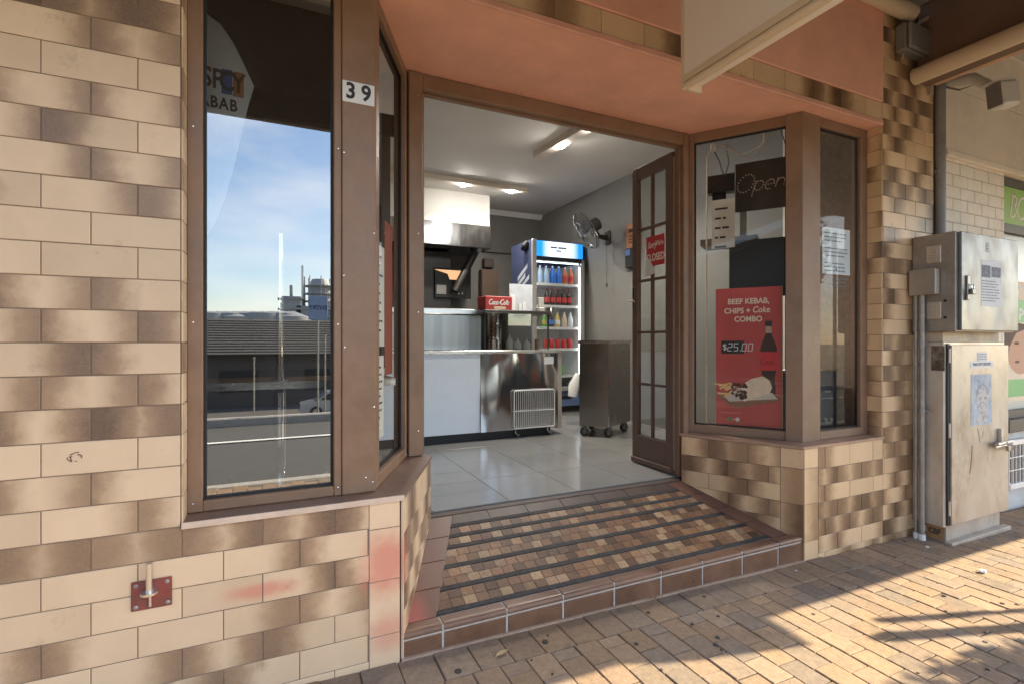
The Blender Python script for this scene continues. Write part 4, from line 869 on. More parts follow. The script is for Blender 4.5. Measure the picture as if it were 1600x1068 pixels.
# ================================================================== THINGS IN THE WINDOWS
# feather flag behind the left pane
FLY = 2.24; MFl = wallM((0, FLY, 0), (1, 0))
def fp(px, py): return uv_on(MFl, px, py)
edge = [fp(*q) for q in ((262, 30), (290, 14), (318, 18), (345, 38), (365, 68), (382, 102), (397, 135), (388, 165), (376, 215), (366, 260), (352, 310), (335, 350), (316, 380), (262, 380))]
flag = thing('feather_flag', (edge[4][0] - .15, FLY, .61), 'white feather flag with black border and colourful lettering behind the left window', 'flag')
b = MB(); b.M = MFl; b.prism(edge, -.004, 0); b.build('flag_cloth', mat('flag_cloth', (.86, .84, .79), .85, var=.12, vscale=7, bump=.3, bscale=8), flag)
b = MB(); b.M = MFl; b.ribbon([fp(*q) for q in ((262, 24), (290, 8), (320, 12), (348, 33), (369, 64), (386, 99), (402, 133))], .026, -.012, .004)
b.build('black_sleeve', m_black, flag)
b = MB(); b.tube([(edge[0][0] + .0, FLY + .01, .61), (edge[0][0], FLY + .01, 2.5)], .012, 10); b.build('flag_pole', m_black, flag, smooth=True)
b = MB(); b.lathe([(.14, 0), (.14, .012), (.03, .02), (.018, .03)], (edge[0][0], FLY + .01, .604), 24); b.build('flag_base', m_black, flag)
cols = [((316, 330), 'S', (.16, .075, .05), None), ((333, 347), 'P', (.14, .09, .07), None), ((346, 363), 'C', (.05, .07, .10), (.10, .17, .42)), ((364, 381), 'Y', (.12, .055, .03), (.55, .23, .10))]
for (x0, x1), ch, fg, bgc in cols:
    ym = 122 + (x0 - 316) * .25; a = fp(x0, ym - 22); c = fp(x1, ym + 20); b = MB(); b.M = MFl
    if bgc:
        b.box((a[0], c[1], .0005), (c[0], a[1], .0012)); b.build('letter_patch', mat('patch_' + ch, bgc, .8), flag); b = MB(); b.M = MFl
    b.text(ch, (a[1] - c[1]) * 1.1, (a[0] + c[0]) / 2, (a[1] + c[1]) / 2, bold=.02, z=.0014, sx=.72); b.build('lettering', mat('flag_ink_' + ch, fg, .8), flag)
b = MB(); b.M = MFl
for i, ch in enumerate('KABAB'): p = fp(304 + i * 15.2, 154 + i * 3.2); b.text(ch, .062, p[0], p[1], bold=.03, z=.0014, sx=.75)
b.build('lettering', mat('flag_ink_dark', (.05, .035, .03), .8), flag)
b = MB(); b.M = MFl
for ch, px, py, hh in (('E', 325, 248, .105), ('N', 346, 226, .105), ('N', 330, 298, .075)):
    p = fp(px, py)
    for st_ in strokes(ch, p[0], p[1], hh, .25, .8): b.ribbon(st_, .012, .0014, .003)
b.build('lettering', mat('flag_white_ink', (.85, .85, .85), .6, emit=None), flag)
# bar table behind the left pane
bt = thing('bar_table', (.0, 2.6, .31), 'narrow wooden bar table on a chrome post behind the left window', 'table')
zt_ = 1.035; pcx = atY(437, 595, 2.52)
b = MB(); b.box((-1.3, 2.36, zt_ - .03), (.5, 2.66, zt_), .004); b.build('tabletop', mat('bar_top', (.36, .22, .12), .35, var=.25, vscale=5, stretch=(.4, 3, 3)), bt)
b = MB(); b.box((-1.3, 2.354, zt_ - .034), (.5, 2.3595, zt_ - .001), .001); b.build('metal_edge', m_steel, bt)
b = MB(); b.lathe([(.20, .604), (.20, .612), (.05, .63), (.026, .64), (.026, zt_ - .06), (.09, zt_ - .032)], (pcx.x, 2.50, 0), 20); b.build('table_leg', m_chrome, bt, smooth=True)
cpo = MB(); cpo.tube([(pcx.x, 2.42, zt_), (pcx.x, 2.42, atY(437, 366, 2.42).z)], .017, 16); cpo.lathe([(.035, zt_), (.035, zt_ + .006), (.019, zt_ + .012)], (pcx.x, 2.42, 0), 16); tag(cpo.build('chrome_post', m_chrome, smooth=True), 'upright chrome post standing on the bar table', 'post')
# dark frame of a notice board deeper inside
nbF = thing('notice_board', (.2, 2.9, 1.6), 'large dark framed board standing behind the left window', 'board')
M_ = wallM((0, 2.95, 0), (1, 0)); a = uv_on(M_, 403, 140); c = uv_on(M_, 540, 162)
b = MB(); b.M = M_; b.box((a[0] - .02, a[1] - .12, -.03), (1.0 - .35, a[1] + .0, 0), .004); b.box((a[0] - .02, 1.05, -.03), (a[0] + .03, a[1] - .1205, -.0005), .004); b.build('board_frame', m_black, nbF)
b = MB(); b.M = M_; b.box((a[0] + .031, 1.05, -.025), (.6, a[1] - .121, -.018)); b.build('board_panel', mat('board_grey', (.05, .048, .045), .5), nbF)

# papers on the left return pane
for i, (v0, v1, u0, u1, lab, kind) in enumerate(((1.18, 1.62, .10, .30, 'tall white price list taped inside the narrow return window', 'price_list'), (.78, 1.14, .10, .29, 'lower white sheet with torn edge in the narrow return window', 'paper_notice'))):
    o = thing(kind, MAL @ Vector((u0, v0, -.05)), lab, 'notice'); b = MB(); b.M = MAL; b.box((u0, v0, -.045), (u1, v1, -.0438)); b.build('sheet', m_paper, o)
    b = MB(); b.M = MAL
    for k in range(9): words(b, u0 + .02, u1 - .02, v1 - .05 - k * (v1 - v0 - .08) / 9, .009, -.0437, random.uniform(.6, 1))
    b.build('lettering', m_ink, o)
b = MB(); b.M = MAL; b.box((.31, 1.05, -.045), (.45, 1.75, -.0438)); rs_ = tag(b.build('red_banner', mat('banner_red', (.35, .08, .05), .7)), 'red printed banner beside the price list in the narrow return window', 'banner')

# combo poster inside the right return pane
PZ = -.052
u0, v1 = uv_on(MAR, 1118, 452, PZ); u1, _ = uv_on(MAR, 1223, 447, PZ); v0 = uv_on(MAR, 1223, 680, PZ)[1]; v0 = max(v0, .615)
po = thing('menu_poster', MAR @ Vector(((u0 + u1) / 2, v0, PZ)), 'red combo meal poster with a wrap, chips and cola bottle in the right window', 'poster')
pw, ph = u1 - u0, v1 - v0
b = MB(); b.M = MAR; b.box((u0, v0, PZ - .004), (u1, v1, PZ)); b.build('poster_board', mat('poster_red', (.50, .075, .065), .45, var=.05, vscale=3), po)
PX = lambda f: u0 + pw * f; PY = lambda f: v1 - ph * f
b = MB(); b.M = MAR
b.box((u0 - .0, v0, PZ + .0002), (u0 + .003, v1, PZ + .004)); b.box((u1 - .003, v0, PZ + .0002), (u1, v1, PZ + .004)); b.build('poster_edge', mat('poster_edging', (.45, .33, .25), .5), po)
m_pt = mat('poster_cream_ink', (.80, .70, .56), .6)
b = MB(); b.M = MAR
b.text('BEEF KEBAB,', ph * .052, PX(.50), PY(.095), bold=.034, z=PZ + .0006, sx=.92); b.text('CHIPS +', ph * .052, PX(.335), PY(.160), bold=.034, z=PZ + .0006, sx=.92); b.text('COMBO', ph * .052, PX(.50), PY(.218), bold=.034, z=PZ + .0006, sx=.92)
b.text('Coke', ph * .060, PX(.69), PY(.155), shear=.18, bold=.02, z=PZ + .0006, sx=.82)
b.build('lettering', m_pt, po)
b = MB(); b.M = MAR; b.box((PX(.09), PY(.455), PZ + .0004), (PX(.44), PY(.365), PZ + .0015)); pbx = b.build('price_display', mat('price_black', (.02, .02, .022), .4), po)
b = MB(); b.M = MAR
SEG = {'2': 'abged', '5': 'afgcd', '0': 'abcdef'}
def seg7(ch, x, y, h):
    wq = h * .5; t = h * .09; sh = lambda px_, py_: (x + px_ + py_ * .12, y + py_)
    pts = {'a': ((0, h / 2), (wq, h / 2)), 'g': ((0, 0), (wq, 0)), 'd': ((0, -h / 2), (wq, -h / 2)), 'f': ((0, 0), (0, h / 2)), 'b': ((wq, 0), (wq, h / 2)), 'e': ((0, -h / 2), (0, 0)), 'c': ((wq, -h / 2), (wq, 0))}
    for s_ in SEG[ch]: b.ribbon([sh(*pts[s_][0]), sh(*pts[s_][1])], t, PZ + .0016, PZ + .0022)
hh = ph * .05; xx = PX(.115); yy = PY(.41)
b.text('$', hh * 1.15, xx + hh * .25, yy, z=PZ + .0016); xx += hh * .68
for ch in '25': seg7(ch, xx, yy, hh); xx += hh * .78
b.box((xx - hh * .02, yy - hh * .55, PZ + .0016), (xx + hh * .09, yy - hh * .42, PZ + .0022)); xx += hh * .28
for ch in '00': seg7(ch, xx, yy, hh); xx += hh * .78
b.build('digits', mat('digit_white', (.8, .8, .8), .5), pbx)
# bottle print
bxm = PX(.80); b = MB(); b.M = MAR
def half(pts): return [(bxm - pw * x, PY(y)) for x, y in pts] + [(bxm + pw * x, PY(y)) for x, y in reversed(pts)]
b.prism(half([(.045, .29), (.045, .325), (.08, .36), (.115, .41), (.12, .44), (.11, .56), (.085, .62), (.10, .68), (.10, .72), (.08, .735)]), PZ + .0004, PZ + .0009); bp_ = b.build('bottle_print', mat('cola_print', (.05, .018, .012), .4), po)
b = MB(); b.M = MAR; b.prism(half([(.05, .232), (.05, .268)]), PZ + .0004, PZ + .001); b.build('cap_print', mat('cap_print', (.035, .03, .03), .5), bp_)
b = MB(); b.M = MAR; b.prism(half([(.04, .269), (.045, .315)]), PZ + .0011, PZ + .0014); b.build('neck_print', mat('neck_print', (.5, .36, .26), .5), bp_)
b = MB(); b.M = MAR; b.prism(half([(.121, .44), (.116, .53), (.112, .565)]), PZ + .001, PZ + .0014); b.build('label_print', mat('label_red', (.62, .04, .045), .5), bp_)
b = MB(); b.M = MAR
for st_ in strokes('Coca', bxm - pw * .03, PY(.505), ph * .04, .25, .75): b.ribbon(st_, .0035, PZ + .0015, PZ + .0018)
b.build('script_print', mat('script_dark', (.09, .02, .02), .6), bp_)
# board, paper, wrap, chips
b = MB(); b.M = MAR; b.prism([(PX(.04), PY(.735)), (PX(.40), PY(.69)), (PX(.97), PY(.735)), (PX(.95), PY(.77)), (PX(.30), PY(.835)), (PX(.05), PY(.765))], PZ + .0010, PZ + .0016); b.build('board_print', mat('board_print', (.28, .14, .075), .6, var=.2, vscale=20, stretch=(1, 1, 8)), po)
b = MB(); b.M = MAR; b.prism([(PX(.13), PY(.75)), (PX(.5), PY(.715)), (PX(.85), PY(.715)), (PX(.93), PY(.755)), (PX(.22), PY(.79))], PZ + .0017, PZ + .0020); b.build('paper_print', mat('paper_print', (.62, .55, .47), .7), po)
b = MB(); b.M = MAR; b.prism([(PX(.36), PY(.73)), (PX(.42), PY(.665)), (PX(.55), PY(.625)), (PX(.72), PY(.605)), (PX(.82), PY(.635)), (PX(.85), PY(.68)), (PX(.82), PY(.715)), (PX(.62), PY(.755)), (PX(.44), PY(.785))], PZ + .0021, PZ + .0026); b.build('wrap_print', mat('wrap_print', (.80, .64, .47), .7, var=.12, vscale=25), po)
b = MB(); b.M = MAR; rq = random.Random(4)
for i in range(26):
    x, y = rq.uniform(.26, .47), rq.uniform(.66, .77); b.disc((PX(x), PY(y)), pw * rq.uniform(.02, .04), PZ + .0027, PZ + .0029 + i * 1e-5, 7)
b.build('filling_print', mat('filling_print', (.085, .04, .025), .8, var=.5, vscale=60), po)
b = MB(); b.M = MAR
for i in range(9):
    x, y = rq.uniform(.08, .24), rq.uniform(.66, .74); an = rq.uniform(-.9, .5); dxx, dyy = .1 * math.cos(an), .03 * math.sin(an)
    b.ribbon([(PX(x - dxx), PY(y - dyy)), (PX(x + dxx), PY(y + dyy))], .011, PZ + .0021, PZ + .0026 + i * 2e-5)
b.build('chips_print', mat('chips_print', (.80, .50, .22), .7, var=.2, vscale=30), po)
b = MB(); b.M = MAR
for i in range(7): x, y = rq.uniform(.28, .46), rq.uniform(.68, .76); b.disc((PX(x), PY(y)), pw * rq.uniform(.012, .03), PZ + .0033, PZ + .0035, 6)
b.build('sauce_print', mat('sauce_print', (.66, .58, .5), .7), po)
b = MB(); b.M = MAR; b.disc((PX(.34), PY(.912)), pw * .034, PZ + .0005, PZ + .0009, 16); b.build('badge_print', mat('badge_white', (.7, .68, .64), .6), po)
b = MB(); b.M = MAR; b.disc((PX(.215), PY(.91)), pw * .03, PZ + .0005, PZ + .0009, 16); b.build('badge_print', mat('badge_green', (.1, .3, .12), .6), po)
b = MB(); b.M = MAR; b.box((PX(.26), PY(.92), PZ + .0005), (PX(.30), PY(.905), PZ + .0009)); words(b, PX(.06), PX(.40), PY(.868), .004, PZ + .0004); words(b, PX(.06), PX(.22), PY(.94), .003, PZ + .0004); b.build('small_print', mat('small_print', (.6, .25, .2), .6), po)

# LED sign, monitor, router, notice and cables behind the right return pane
LZ = -.10; a = uv_on(MAR, 1148, 262, LZ); c = uv_on(MAR, 1232, 321, LZ)
ls = thing('led_sign', MAR @ Vector(((a[0] + c[0]) / 2, c[1], LZ)), 'unlit black dotted sign reading Open hanging in the right window', 'sign')
b = MB(); b.M = MAR; lv0, lv1 = c[1] - .005, a[1] + .02; b.box((a[0], lv0, LZ - .02), (c[0] + .02, lv1, LZ), .004); b.build('sign_board', mat('led_board', (.022, .017, .015), .35), ls)
b = MB(); b.M = MAR; sh_ = (lv1 - lv0) * .34
for st_ in strokes('Open', (a[0] + c[0]) / 2 - .01, (lv0 + lv1) / 2 + .02, sh_, .3, .95):
    Lp = 0; 
    for q0, q1 in zip(st_[:-1], st_[1:]):
        n = max(1, int(math.dist(q0, q1) / .012))
        for k in range(n): t = k / n; px_, py_ = q0[0] + (q1[0] - q0[0]) * t, q0[1] + (q1[1] - q0[1]) * t; b.disc((px_, py_), .0042, LZ + .0003, LZ + .003, 6)
b.build('led_dots', mat('led_dot', (.55, .42, .36), .3), ls)
MZ = -.13; a = uv_on(MAR, 1139, 380, MZ); c = uv_on(MAR, 1236, 447, MZ)
mo = thing('monitor', MAR @ Vector(((a[0] + c[0]) / 2, .588, MZ)), 'black monitor turned away behind the red poster in the right window', 'monitor')
b = MB(); b.M = MAR; b.box((a[0], a[1] - .36, MZ - .05), (c[0] - .03, a[1] + .01, MZ), .006); b.build('monitor_case', mat('monitor_black', (.018, .017, .017), .35), mo)
b = MB(); b.M = MAR; b.box((a[0] + .22, .588, MZ - .04), (a[0] + .28, a[1] - .3605, MZ - .01)); b.box((a[0] + .12, .588, MZ - .12), (a[0] + .38, .6, MZ + .02), .004); b.build('monitor_stand', m_black, mo)
NZ = -.045; a = uv_on(MAR, 1112, 314, NZ); c = uv_on(MAR, 1148, 385, NZ)
pn = thing('paper_notice', MAR @ Vector(((a[0] + c[0]) / 2, c[1], NZ)), 'curling white notice with five dark lines beside the dotted sign', 'notice')
b = MB(); b.M = MAR; b.box((a[0], c[1] - .005, NZ - .001), (c[0], a[1], NZ)); b.build('sheet', mat('ivory_paper', (.62, .58, .52), .8), pn)
b = MB(); b.M = MAR
for k in range(5): words(b, a[0] + .02, c[0] - .03, a[1] - .06 - k * .062, .013, NZ + .0002, .95)
b.build('lettering', m_ink, pn)
rt = thing('router', MAR @ Vector((.06, 2.02, -.3)), 'black router box on a shelf high in the right window', 'router')
a = uv_on(MAR, 1109, 278, -.22); b = MB(); b.M = MAR; b.box((a[0] - .02, a[1] - .11, -.30), (a[0] + .17, a[1] + .01, -.21), .008); b.build('router_case', mat('router_black', (.02, .02, .02), .4), rt)
b = MB(); b.M = MAR; b.box((a[0] + .01, a[1] - .42, -.27), (a[0] + .1, a[1] - .1105, -.24), .003); b.build('power_box', m_black, rt)
sh = MB(); sh.M = MAR; sh.box((a[0] - .06, a[1] - .47, -.42), (a[0] + .30, a[1] - .425, -.2), .003); sh.box((a[0] + .19, a[1] - .424, -.24), (a[0] + .23, a[1] + .0, -.22)); tag(sh.build('shelf_bracket', mat('shelf_grey', (.22, .21, .2), .4)), 'small grey bracket shelf behind the curling white notice', 'shelf')
def cable(pts, r, mm, label, name='cable'):
    k = MB(); k.M = MAR; q = [(*uv_on(MAR, px, py, dz), dz) for px, py, dz in pts]; k.tube(q, r, 6); return tag(k.build(name, mm, smooth=True), label, 'cable')
m_wc = mat('white_cable', (.6, .56, .5), .5)
cable([(1194, 205, -.06), (1193, 222, -.06), (1184, 232, -.06), (1160, 242, -.06), (1145, 240, -.06), (1130, 229, -.06), (1116, 226, -.06)], .0038, m_wc, 'white cable looping across the top of the right window')
cable([(1232, 196, -.07), (1208, 202, -.07), (1196, 222, -.07), (1184, 242, -.07), (1171, 250, -.07), (1150, 238, -.07), (1142, 228, -.07), (1118, 228, -.06)], .003, mat('tan_cable', (.42, .30, .22), .5), 'tan cable sagging below the white one in the right window')
cable([(1134, 224, -.09), (1139, 255, -.12), (1133, 275, -.2)], .003, m_black, 'black cord dropping to the router on its right side')
cable([(1116, 238, -.08), (1124, 252, -.12), (1131, 276, -.2)], .003, m_black, 'black cord dropping to the router from the white box')
cable([(1219, 200, -.1), (1226, 222, -.1), (1232, 240, -.1)], .003, m_black, 'short black cord beside the post at the top of the right window')
cable([(1113, 232, -.047), (1105, 246, -.047), (1104, 400, -.047), (1104, 660, -.047)], .0045, mat('beige_cable', (.5, .40, .29), .6, var=.2, vscale=30), 'beige cable running down the left edge of the right window')
jb2 = MB(); jb2.M = MAR; a = uv_on(MAR, 1110, 225, -.05); c = uv_on(MAR, 1119, 236, -.05); jb2.box((a[0], c[1], -.07), (c[0], a[1], -.05), .004); tag(jb2.build('cable_junction', m_wc), 'little white cable junction in the top corner of the right window', 'junction box')
# notice in the right facade pane
NZ = -.035; a = uv_on(MW, 1285, 354, NZ); c = uv_on(MW, 1328, 431, NZ)
pn = thing('paper_notice', MW @ Vector(((a[0] + c[0]) / 2, c[1], NZ)), 'white typed page taped in the narrow window next to the tiled pier', 'notice')
b = MB(); b.M = MW; b.box((a[0], c[1], NZ - .001), (c[0], a[1], NZ)); b.build('sheet', m_paper, pn)
b = MB(); b.M = MW
for k in range(15):
    if k % 4 != 3: words(b, a[0] + .02, c[0] - .02, a[1] - .035 - k * .0235, .007, NZ + .0002, random.uniform(.7, 1))
b.build('lettering', mat('blue_grey_ink', (.18, .2, .27), .8), pn)
b = MB(); b.M = MW; b.disc(((a[0] + c[0]) / 2, c[1] + .03), .007, NZ + .0002, NZ + .001, 8); b.build('stamp_mark', m_ink, pn)
# speaker and till things seen in the narrow right window
spk = thing('wall_speaker', (3.1, 2.9, 2.3), 'small black speaker under the ceiling behind the narrow right window', 'speaker')
p = atY(1287, 218, 2.5); b = MB(); b.box((p.x - .06, 2.5, p.z - .05), (p.x + .04, 2.6, p.z + .05), .01); b.build('speaker_case', m_black, spk)
b = MB(); b.lathe([(.035, 0), (.03, -.004), (.01, -.002)], (p.x - .01, 2.499, p.z), 16, 'y'); b.build('speaker_cone', m_grey, spk)
spk.location = (p.x, 2.55, p.z - .05)
for ch in spk.children: ch.matrix_parent_inverse = Matrix.Translation(-spk.location)
dc = thing('control_unit', (3.1, 2.3, .6), 'dark control unit with pale knobs at the bottom of the narrow right window', 'control unit')
a = uv_on(MW, 1276, 580, -.16); c = uv_on(MW, 1312, 672, -.16); b = MB(); b.M = MW; b.box((a[0] - .2, .59, -.4), (c[0] - .03, a[1], -.16), .004); b.build('unit_case', mat('unit_dark', (.03, .035, .045), .4), dc)
b = MB(); b.M = MW; b.box((a[0] - .2, a[1] + .0005, -.41), (c[0] - .025, a[1] + .012, -.155), .003); b.build('unit_lid', m_steel, dc)
for k, (px, py) in enumerate(((1288, 655), (1297, 655))):
    q = uv_on(MW, px, py, -.16); b = MB(); b.M = MW; b.lathe([(.014, 0), (.014, .012), (.01, .016)], (q[0], q[1], -.1598), 14); b.build('knob', m_grey, dc)
q = uv_on(MW, 1292, 611, -.16); b = MB(); b.M = MW; b.tube([(q[0] - .03, q[1], -.158), (q[0] + .03, q[1], -.158)], .006, 8); b.build('handle', m_grey, dc)

# ================================================================== INSIDE THE SHOP
# door notices
a = uv_on(MD, 1009, 372, .002); c = uv_on(MD, 1037, 411, .002)
cs_ = thing('closed_sign', MD @ Vector(((a[0] + c[0]) / 2, c[1], .002)), "red sign reading Sorry We're CLOSED on the open glazed door", 'sign')
b = MB(); b.M = MD; b.box((a[0], c[1] - .005, -.006), (c[0], a[1], -.004)); b.build('sign_plate', m_red, cs_)
b = MB(); b.M = MD; sw = c[0] - a[0]; sh2 = a[1] - c[1]; b.text("Sorry", sh2 * .3, a[0] + sw * .32, a[1] - sh2 * .3, shear=.3, z=-.0038, bold=.02, sx=.62); b.text("We're", sh2 * .24, a[0] + sw * .74, a[1] - sh2 * .28, z=-.0038, bold=.02, sx=.62); b.text('CLOSED', sh2 * .34, a[0] + sw * .5, a[1] - sh2 * .74, z=-.0038, bold=.03, sx=.72); b.build('lettering', m_lwhite, cs_)
a = uv_on(MD, 1006, 402, .002); c = uv_on(MD, 1022, 427, .002); b = MB(); b.M = MD; b.prism([(a[0] + .03, a[1]), (c[0], c[1] + .03), (c[0], c[1]), (a[0], c[1] - .02)], -.0036, -.0030); tag(b.build('note_paper', m_paper), 'torn white note stuck over the red closed sign', 'notice')

# counter
CY = 4.25
ct = thing('counter', (1.4, CY, FL), 'white and wavy stainless steel serving counter facing the door', 'counter')
cx1 = 2.46; czb, czt = .39, 1.125; split = atY(750, 600, CY).x
b = MB(); b.box((.2, CY + .03, FL), (2.40, CY + .6, czb - .0005)); b.build('kick_base', m_black, ct)
b = MB(); b.box((.2, CY + .004, czb), (cx1, CY + .75, czt - .0305)); b.build('counter_body', mat('counter_core', (.3, .3, .3), .6), ct)
b = MB(); b.box((.2, CY - .006, czb), (split, CY + .0035, czt - .031), .002); b.build('white_front', mat('white_laminate', (.80, .85, .90), .28, var=.03), ct)
b = MB(); nx, nz_ = 48, 24; x0_, x1_ = split + .001, cx1; vs = []; fs = []
rw = random.Random(9)
from mathutils import noise as mnoise
for i in range(nx + 1):
    for j in range(nz_ + 1):
        x = x0_ + (x1_ - x0_) * i / nx; z = czb + (czt - .031 - czb) * j / nz_
        d = mnoise.noise(Vector((x * 3.2, z * 1.1, .3))) * .034 + mnoise.noise(Vector((x * 7, z * 3.0, 4.3))) * .008
        vs.append((x, CY - .004 - abs(d) * .8, z))
for i in range(nx):
    for j in range(nz_): k = i * (nz_ + 1) + j; fs.append((k, k + nz_ + 1, k + nz_ + 2, k + 1))
b.add(vs, fs); b.build('steel_front', mat('mirror_steel', (.55, .55, .56), .13, 1), ct, smooth=True)
b = MB(); b.box((cx1 + .0005, CY - .002, czb - .02), (cx1 + .05, CY + .75, czt - .031), .003); b.build('end_panel', m_dull, ct)
b = MB(); b.box((.2, CY - .02, czt - .03), (cx1 + .052, CY + .76, czt), .004); b.build('countertop', m_steel, ct)
for i, x in enumerate((2.02, 2.36)):
    b = MB(); b.tube([(x, CY + .01, czb - .001), (x - .01, CY + .0, czb - .03), (x + .01, CY - .0, FL + .035), (x + .03, CY + .01, FL + .02)], .010, 8); b.build('counter_foot', m_steel, ct, smooth=True)
b = MB(); q = atY(840, 641, CY - .005); 
# price sticker on steel
a = atY(849, 557, CY - .01); c = atY(864, 568, CY - .01); b.box((a.x, CY - .0225, c.z), (c.x, CY - .0215, a.z)); b.build('pale_sticker', m_paper, ct)
# wire rack leaning on the counter
a = atY(803, 610, CY - .04); c = atY(866, 664, CY - .04)
wr = thing('wire_rack', ((a.x + c.x) / 2, CY - .04, c.z), 'white wire rack hung on the steel counter front', 'rack')
b = MB(); r_ = .006; b.tube([(a.x + .012, CY - .045, c.z), (c.x - .012, CY - .045, c.z), (c.x, CY - .045, c.z + .012), (c.x, CY - .045, a.z - .012), (c.x - .012, CY - .045, a.z), (a.x + .012, CY - .045, a.z), (a.x, CY - .045, a.z - .012), (a.x, CY - .045, c.z + .012), (a.x + .012, CY - .045, c.z)], r_, 8); b.tube([(a.x, CY - .045, (a.z + c.z) / 2 - .015), (c.x, CY - .045, (a.z + c.z) / 2 - .015)], r_ * .8, 6); b.build('rack_frame', m_white, wr, smooth=True)
b = MB(); n = 20
for k in range(1, n): x = a.x + (c.x - a.x) * k / n; b.tube([(x, CY - .051, c.z), (x, CY - .051, a.z)], .0024, 6)
b.build('rack_wires', m_white, wr, smooth=True)
# steel bench back behind
bb = thing('hot_display', (.9, CY + .5, czt), 'low stainless steel display hood on the counter beside the glass case', 'food display')
bz = atY(700, 483, CY + .35).z; bxR = atY(752, 500, CY + .3).x
b = MB(); b.box((.2, CY + .3, czt + .0005), (bxR, CY + .72, bz - .055), .004); b.build('display_body', mat('dull_display_steel', (.30, .30, .30), .3, 1, var=.2, vscale=2, stretch=(6, 1, .3)), bb)
b = MB(); b.box((.2, CY + .26, bz - .0545), (bxR, CY + .74, bz), .008); b.build('display_lid', mat('brushed_steel', (.66, .66, .66), .3, 1, var=.05), bb)
# glass case
gc = thing('glass_case', (2.0, CY + .3, czt), 'glass fronted display case with black posts on the counter end', 'display case')
gx0, gx1 = atY(757, 520, CY + .08).x, atY(856, 520, CY + .08).x; gzt = atY(800, 490, CY + .08).z
for (x, y) in ((gx0, CY + .08), (gx1, CY + .08), (gx0, CY + .6), (gx1, CY + .6)):
    b = MB(); b.box((x, y, czt + .0005), (x + .012, y + .012, gzt)); b.build('case_post', m_black, gc)
b = MB(); b.box((gx0 - .01, CY + .06, gzt + .0005), (gx1 + .025, CY + .66, gzt + .03), .004); b.build('case_top', mat('case_top', (.07, .065, .06), .3, .5), gc)
b = MB(); b.box((gx0 + .013, CY + .084, czt + .006), (gx1 - .001, CY + .088, gzt - .001)); b.build('case_glass', m_dglass, gc)
b = MB(); b.box((gx0 + .02, CY + .40, czt + .0006), (gx1 - .03, CY + .42, gzt - .001)); b.build('case_back', mat('case_back', (.035, .032, .03), .35), gc)
m_sq = mat('squeeze_bottle', (.62, .60, .55), .5)
def squeeze(px, py, h, lab):
    p = atY(px, py, CY + .3); k = MB(); k.lathe([(.034, 0), (.036, .01), (.036, h * .5), (.03, h * .62), (.012, h * .75), (.007, h * .9), (.004, h)], (p.x, CY + .3, czt + .0005), 16); return tag(k.build('sauce_bottle', m_sq, smooth=True), lab, 'bottle', 'sauce bottles in the glass case')
squeeze(796, 540, .15, 'pale squeeze bottle with the tallest nozzle in the glass case'); squeeze(809, 540, .115, 'middle pale squeeze bottle in the glass case'); squeeze(823, 540, .11, 'squat pale squeeze bottle on the right in the glass case')
k = MB(); p = atY(839, 545, CY + .3); k.lathe([(.022, 0), (.026, .1), (.025, .1)], (p.x, CY + .3, czt + .0005), 14); tag(k.build('paper_cup', mat('tan_cup', (.5, .36, .24), .7), smooth=True), 'tan paper cup right of the squeeze bottles in the case', 'cup')
def jar(px, py, r, h, mm, lab):
    p = atY(px, py, CY + .32); k = MB(); k.lathe([(r, 0), (r, h * .8), (r * .7, h * .9), (r * .7, h)], (p.x, CY + .32, czt + .0005), 14); tag(k.build('steel_canister', mm, smooth=True), lab, 'canister')
jar(776, 535, .05, .26, m_steel, 'tall shiny canister at the left of the glass case'); jar(770, 542, .06, .12, m_steelw, 'low shiny canister in front of the tall one')
# red napkin box
a = atY(753, 459, CY + .2); c = atY(795, 482, CY + .2); zt2 = gzt + .0305
nbx = thing('napkin_box', ((a.x + c.x) / 2, CY + .2, zt2), 'red box with white script lettering on top of the glass case', 'dispenser')
b = MB(); b.box((a.x, CY + .12, zt2 + .0), (c.x, CY + .32, zt2 + (a.z - c.z)), .006); b.build('box_body', mat('napkin_red', (.42, .04, .035), .35), nbx)
Mn = wallM((0, CY + .12, 0), (1, 0)); b = MB(); b.M = Mn; hN = a.z - c.z
for st_ in strokes('Coca-Cola', (a.x + c.x) / 2 + .0, zt2 + hN * .58, hN * .34, .25, .82): b.ribbon(st_, .009, .0003, .0015)
b.build('lettering', m_lwhite, nbx)
b = MB(); b.M = Mn; b.box((a.x + .09, zt2 + .01, .0003), (c.x - .07, zt2 + .035, .004)); b.build('napkin_slot', m_creamp, nbx)
# acrylic stand with leaflets
a = atY(796, 437, CY + .3); c = atY(832, 482, CY + .3)
ac = thing('acrylic_screen', ((a.x + c.x) / 2, CY + .3, zt2), 'clear acrylic screen with white leaflets on top of the glass case', 'screen')
b = MB(); b.box((a.x, CY + .3, zt2), (c.x, CY + .304, zt2 + a.z - c.z)); b.build('acrylic_sheet', mat('acrylic', (.55, .58, .60), .1, var=.15, vscale=6), ac)
for (x0, x1, h) in ((.0, .24, .12), (.38, .52, .06), (.54, .7, .07)):
    b = MB(); b.box((a.x + (c.x - a.x) * x0 + .004, CY + .294, zt2), (a.x + (c.x - a.x) * x1, CY + .2985, zt2 + h * 1.4), .001); b.build('leaflet', m_paper, ac)
k = MB(); p = atY(845, 480, CY + .25); k.box((p.x - .04, CY + .22, zt2), (p.x + .04, CY + .3, zt2 + .05), .01); k.box((p.x - .035, CY + .235, zt2 + .0505), (p.x + .03, CY + .26, zt2 + .15), .006); tag(k.build('tip_jar', mat('tip_jar', (.42, .40, .36), .3)), 'grey tip box with a card standing beside the acrylic screen', 'tip box')
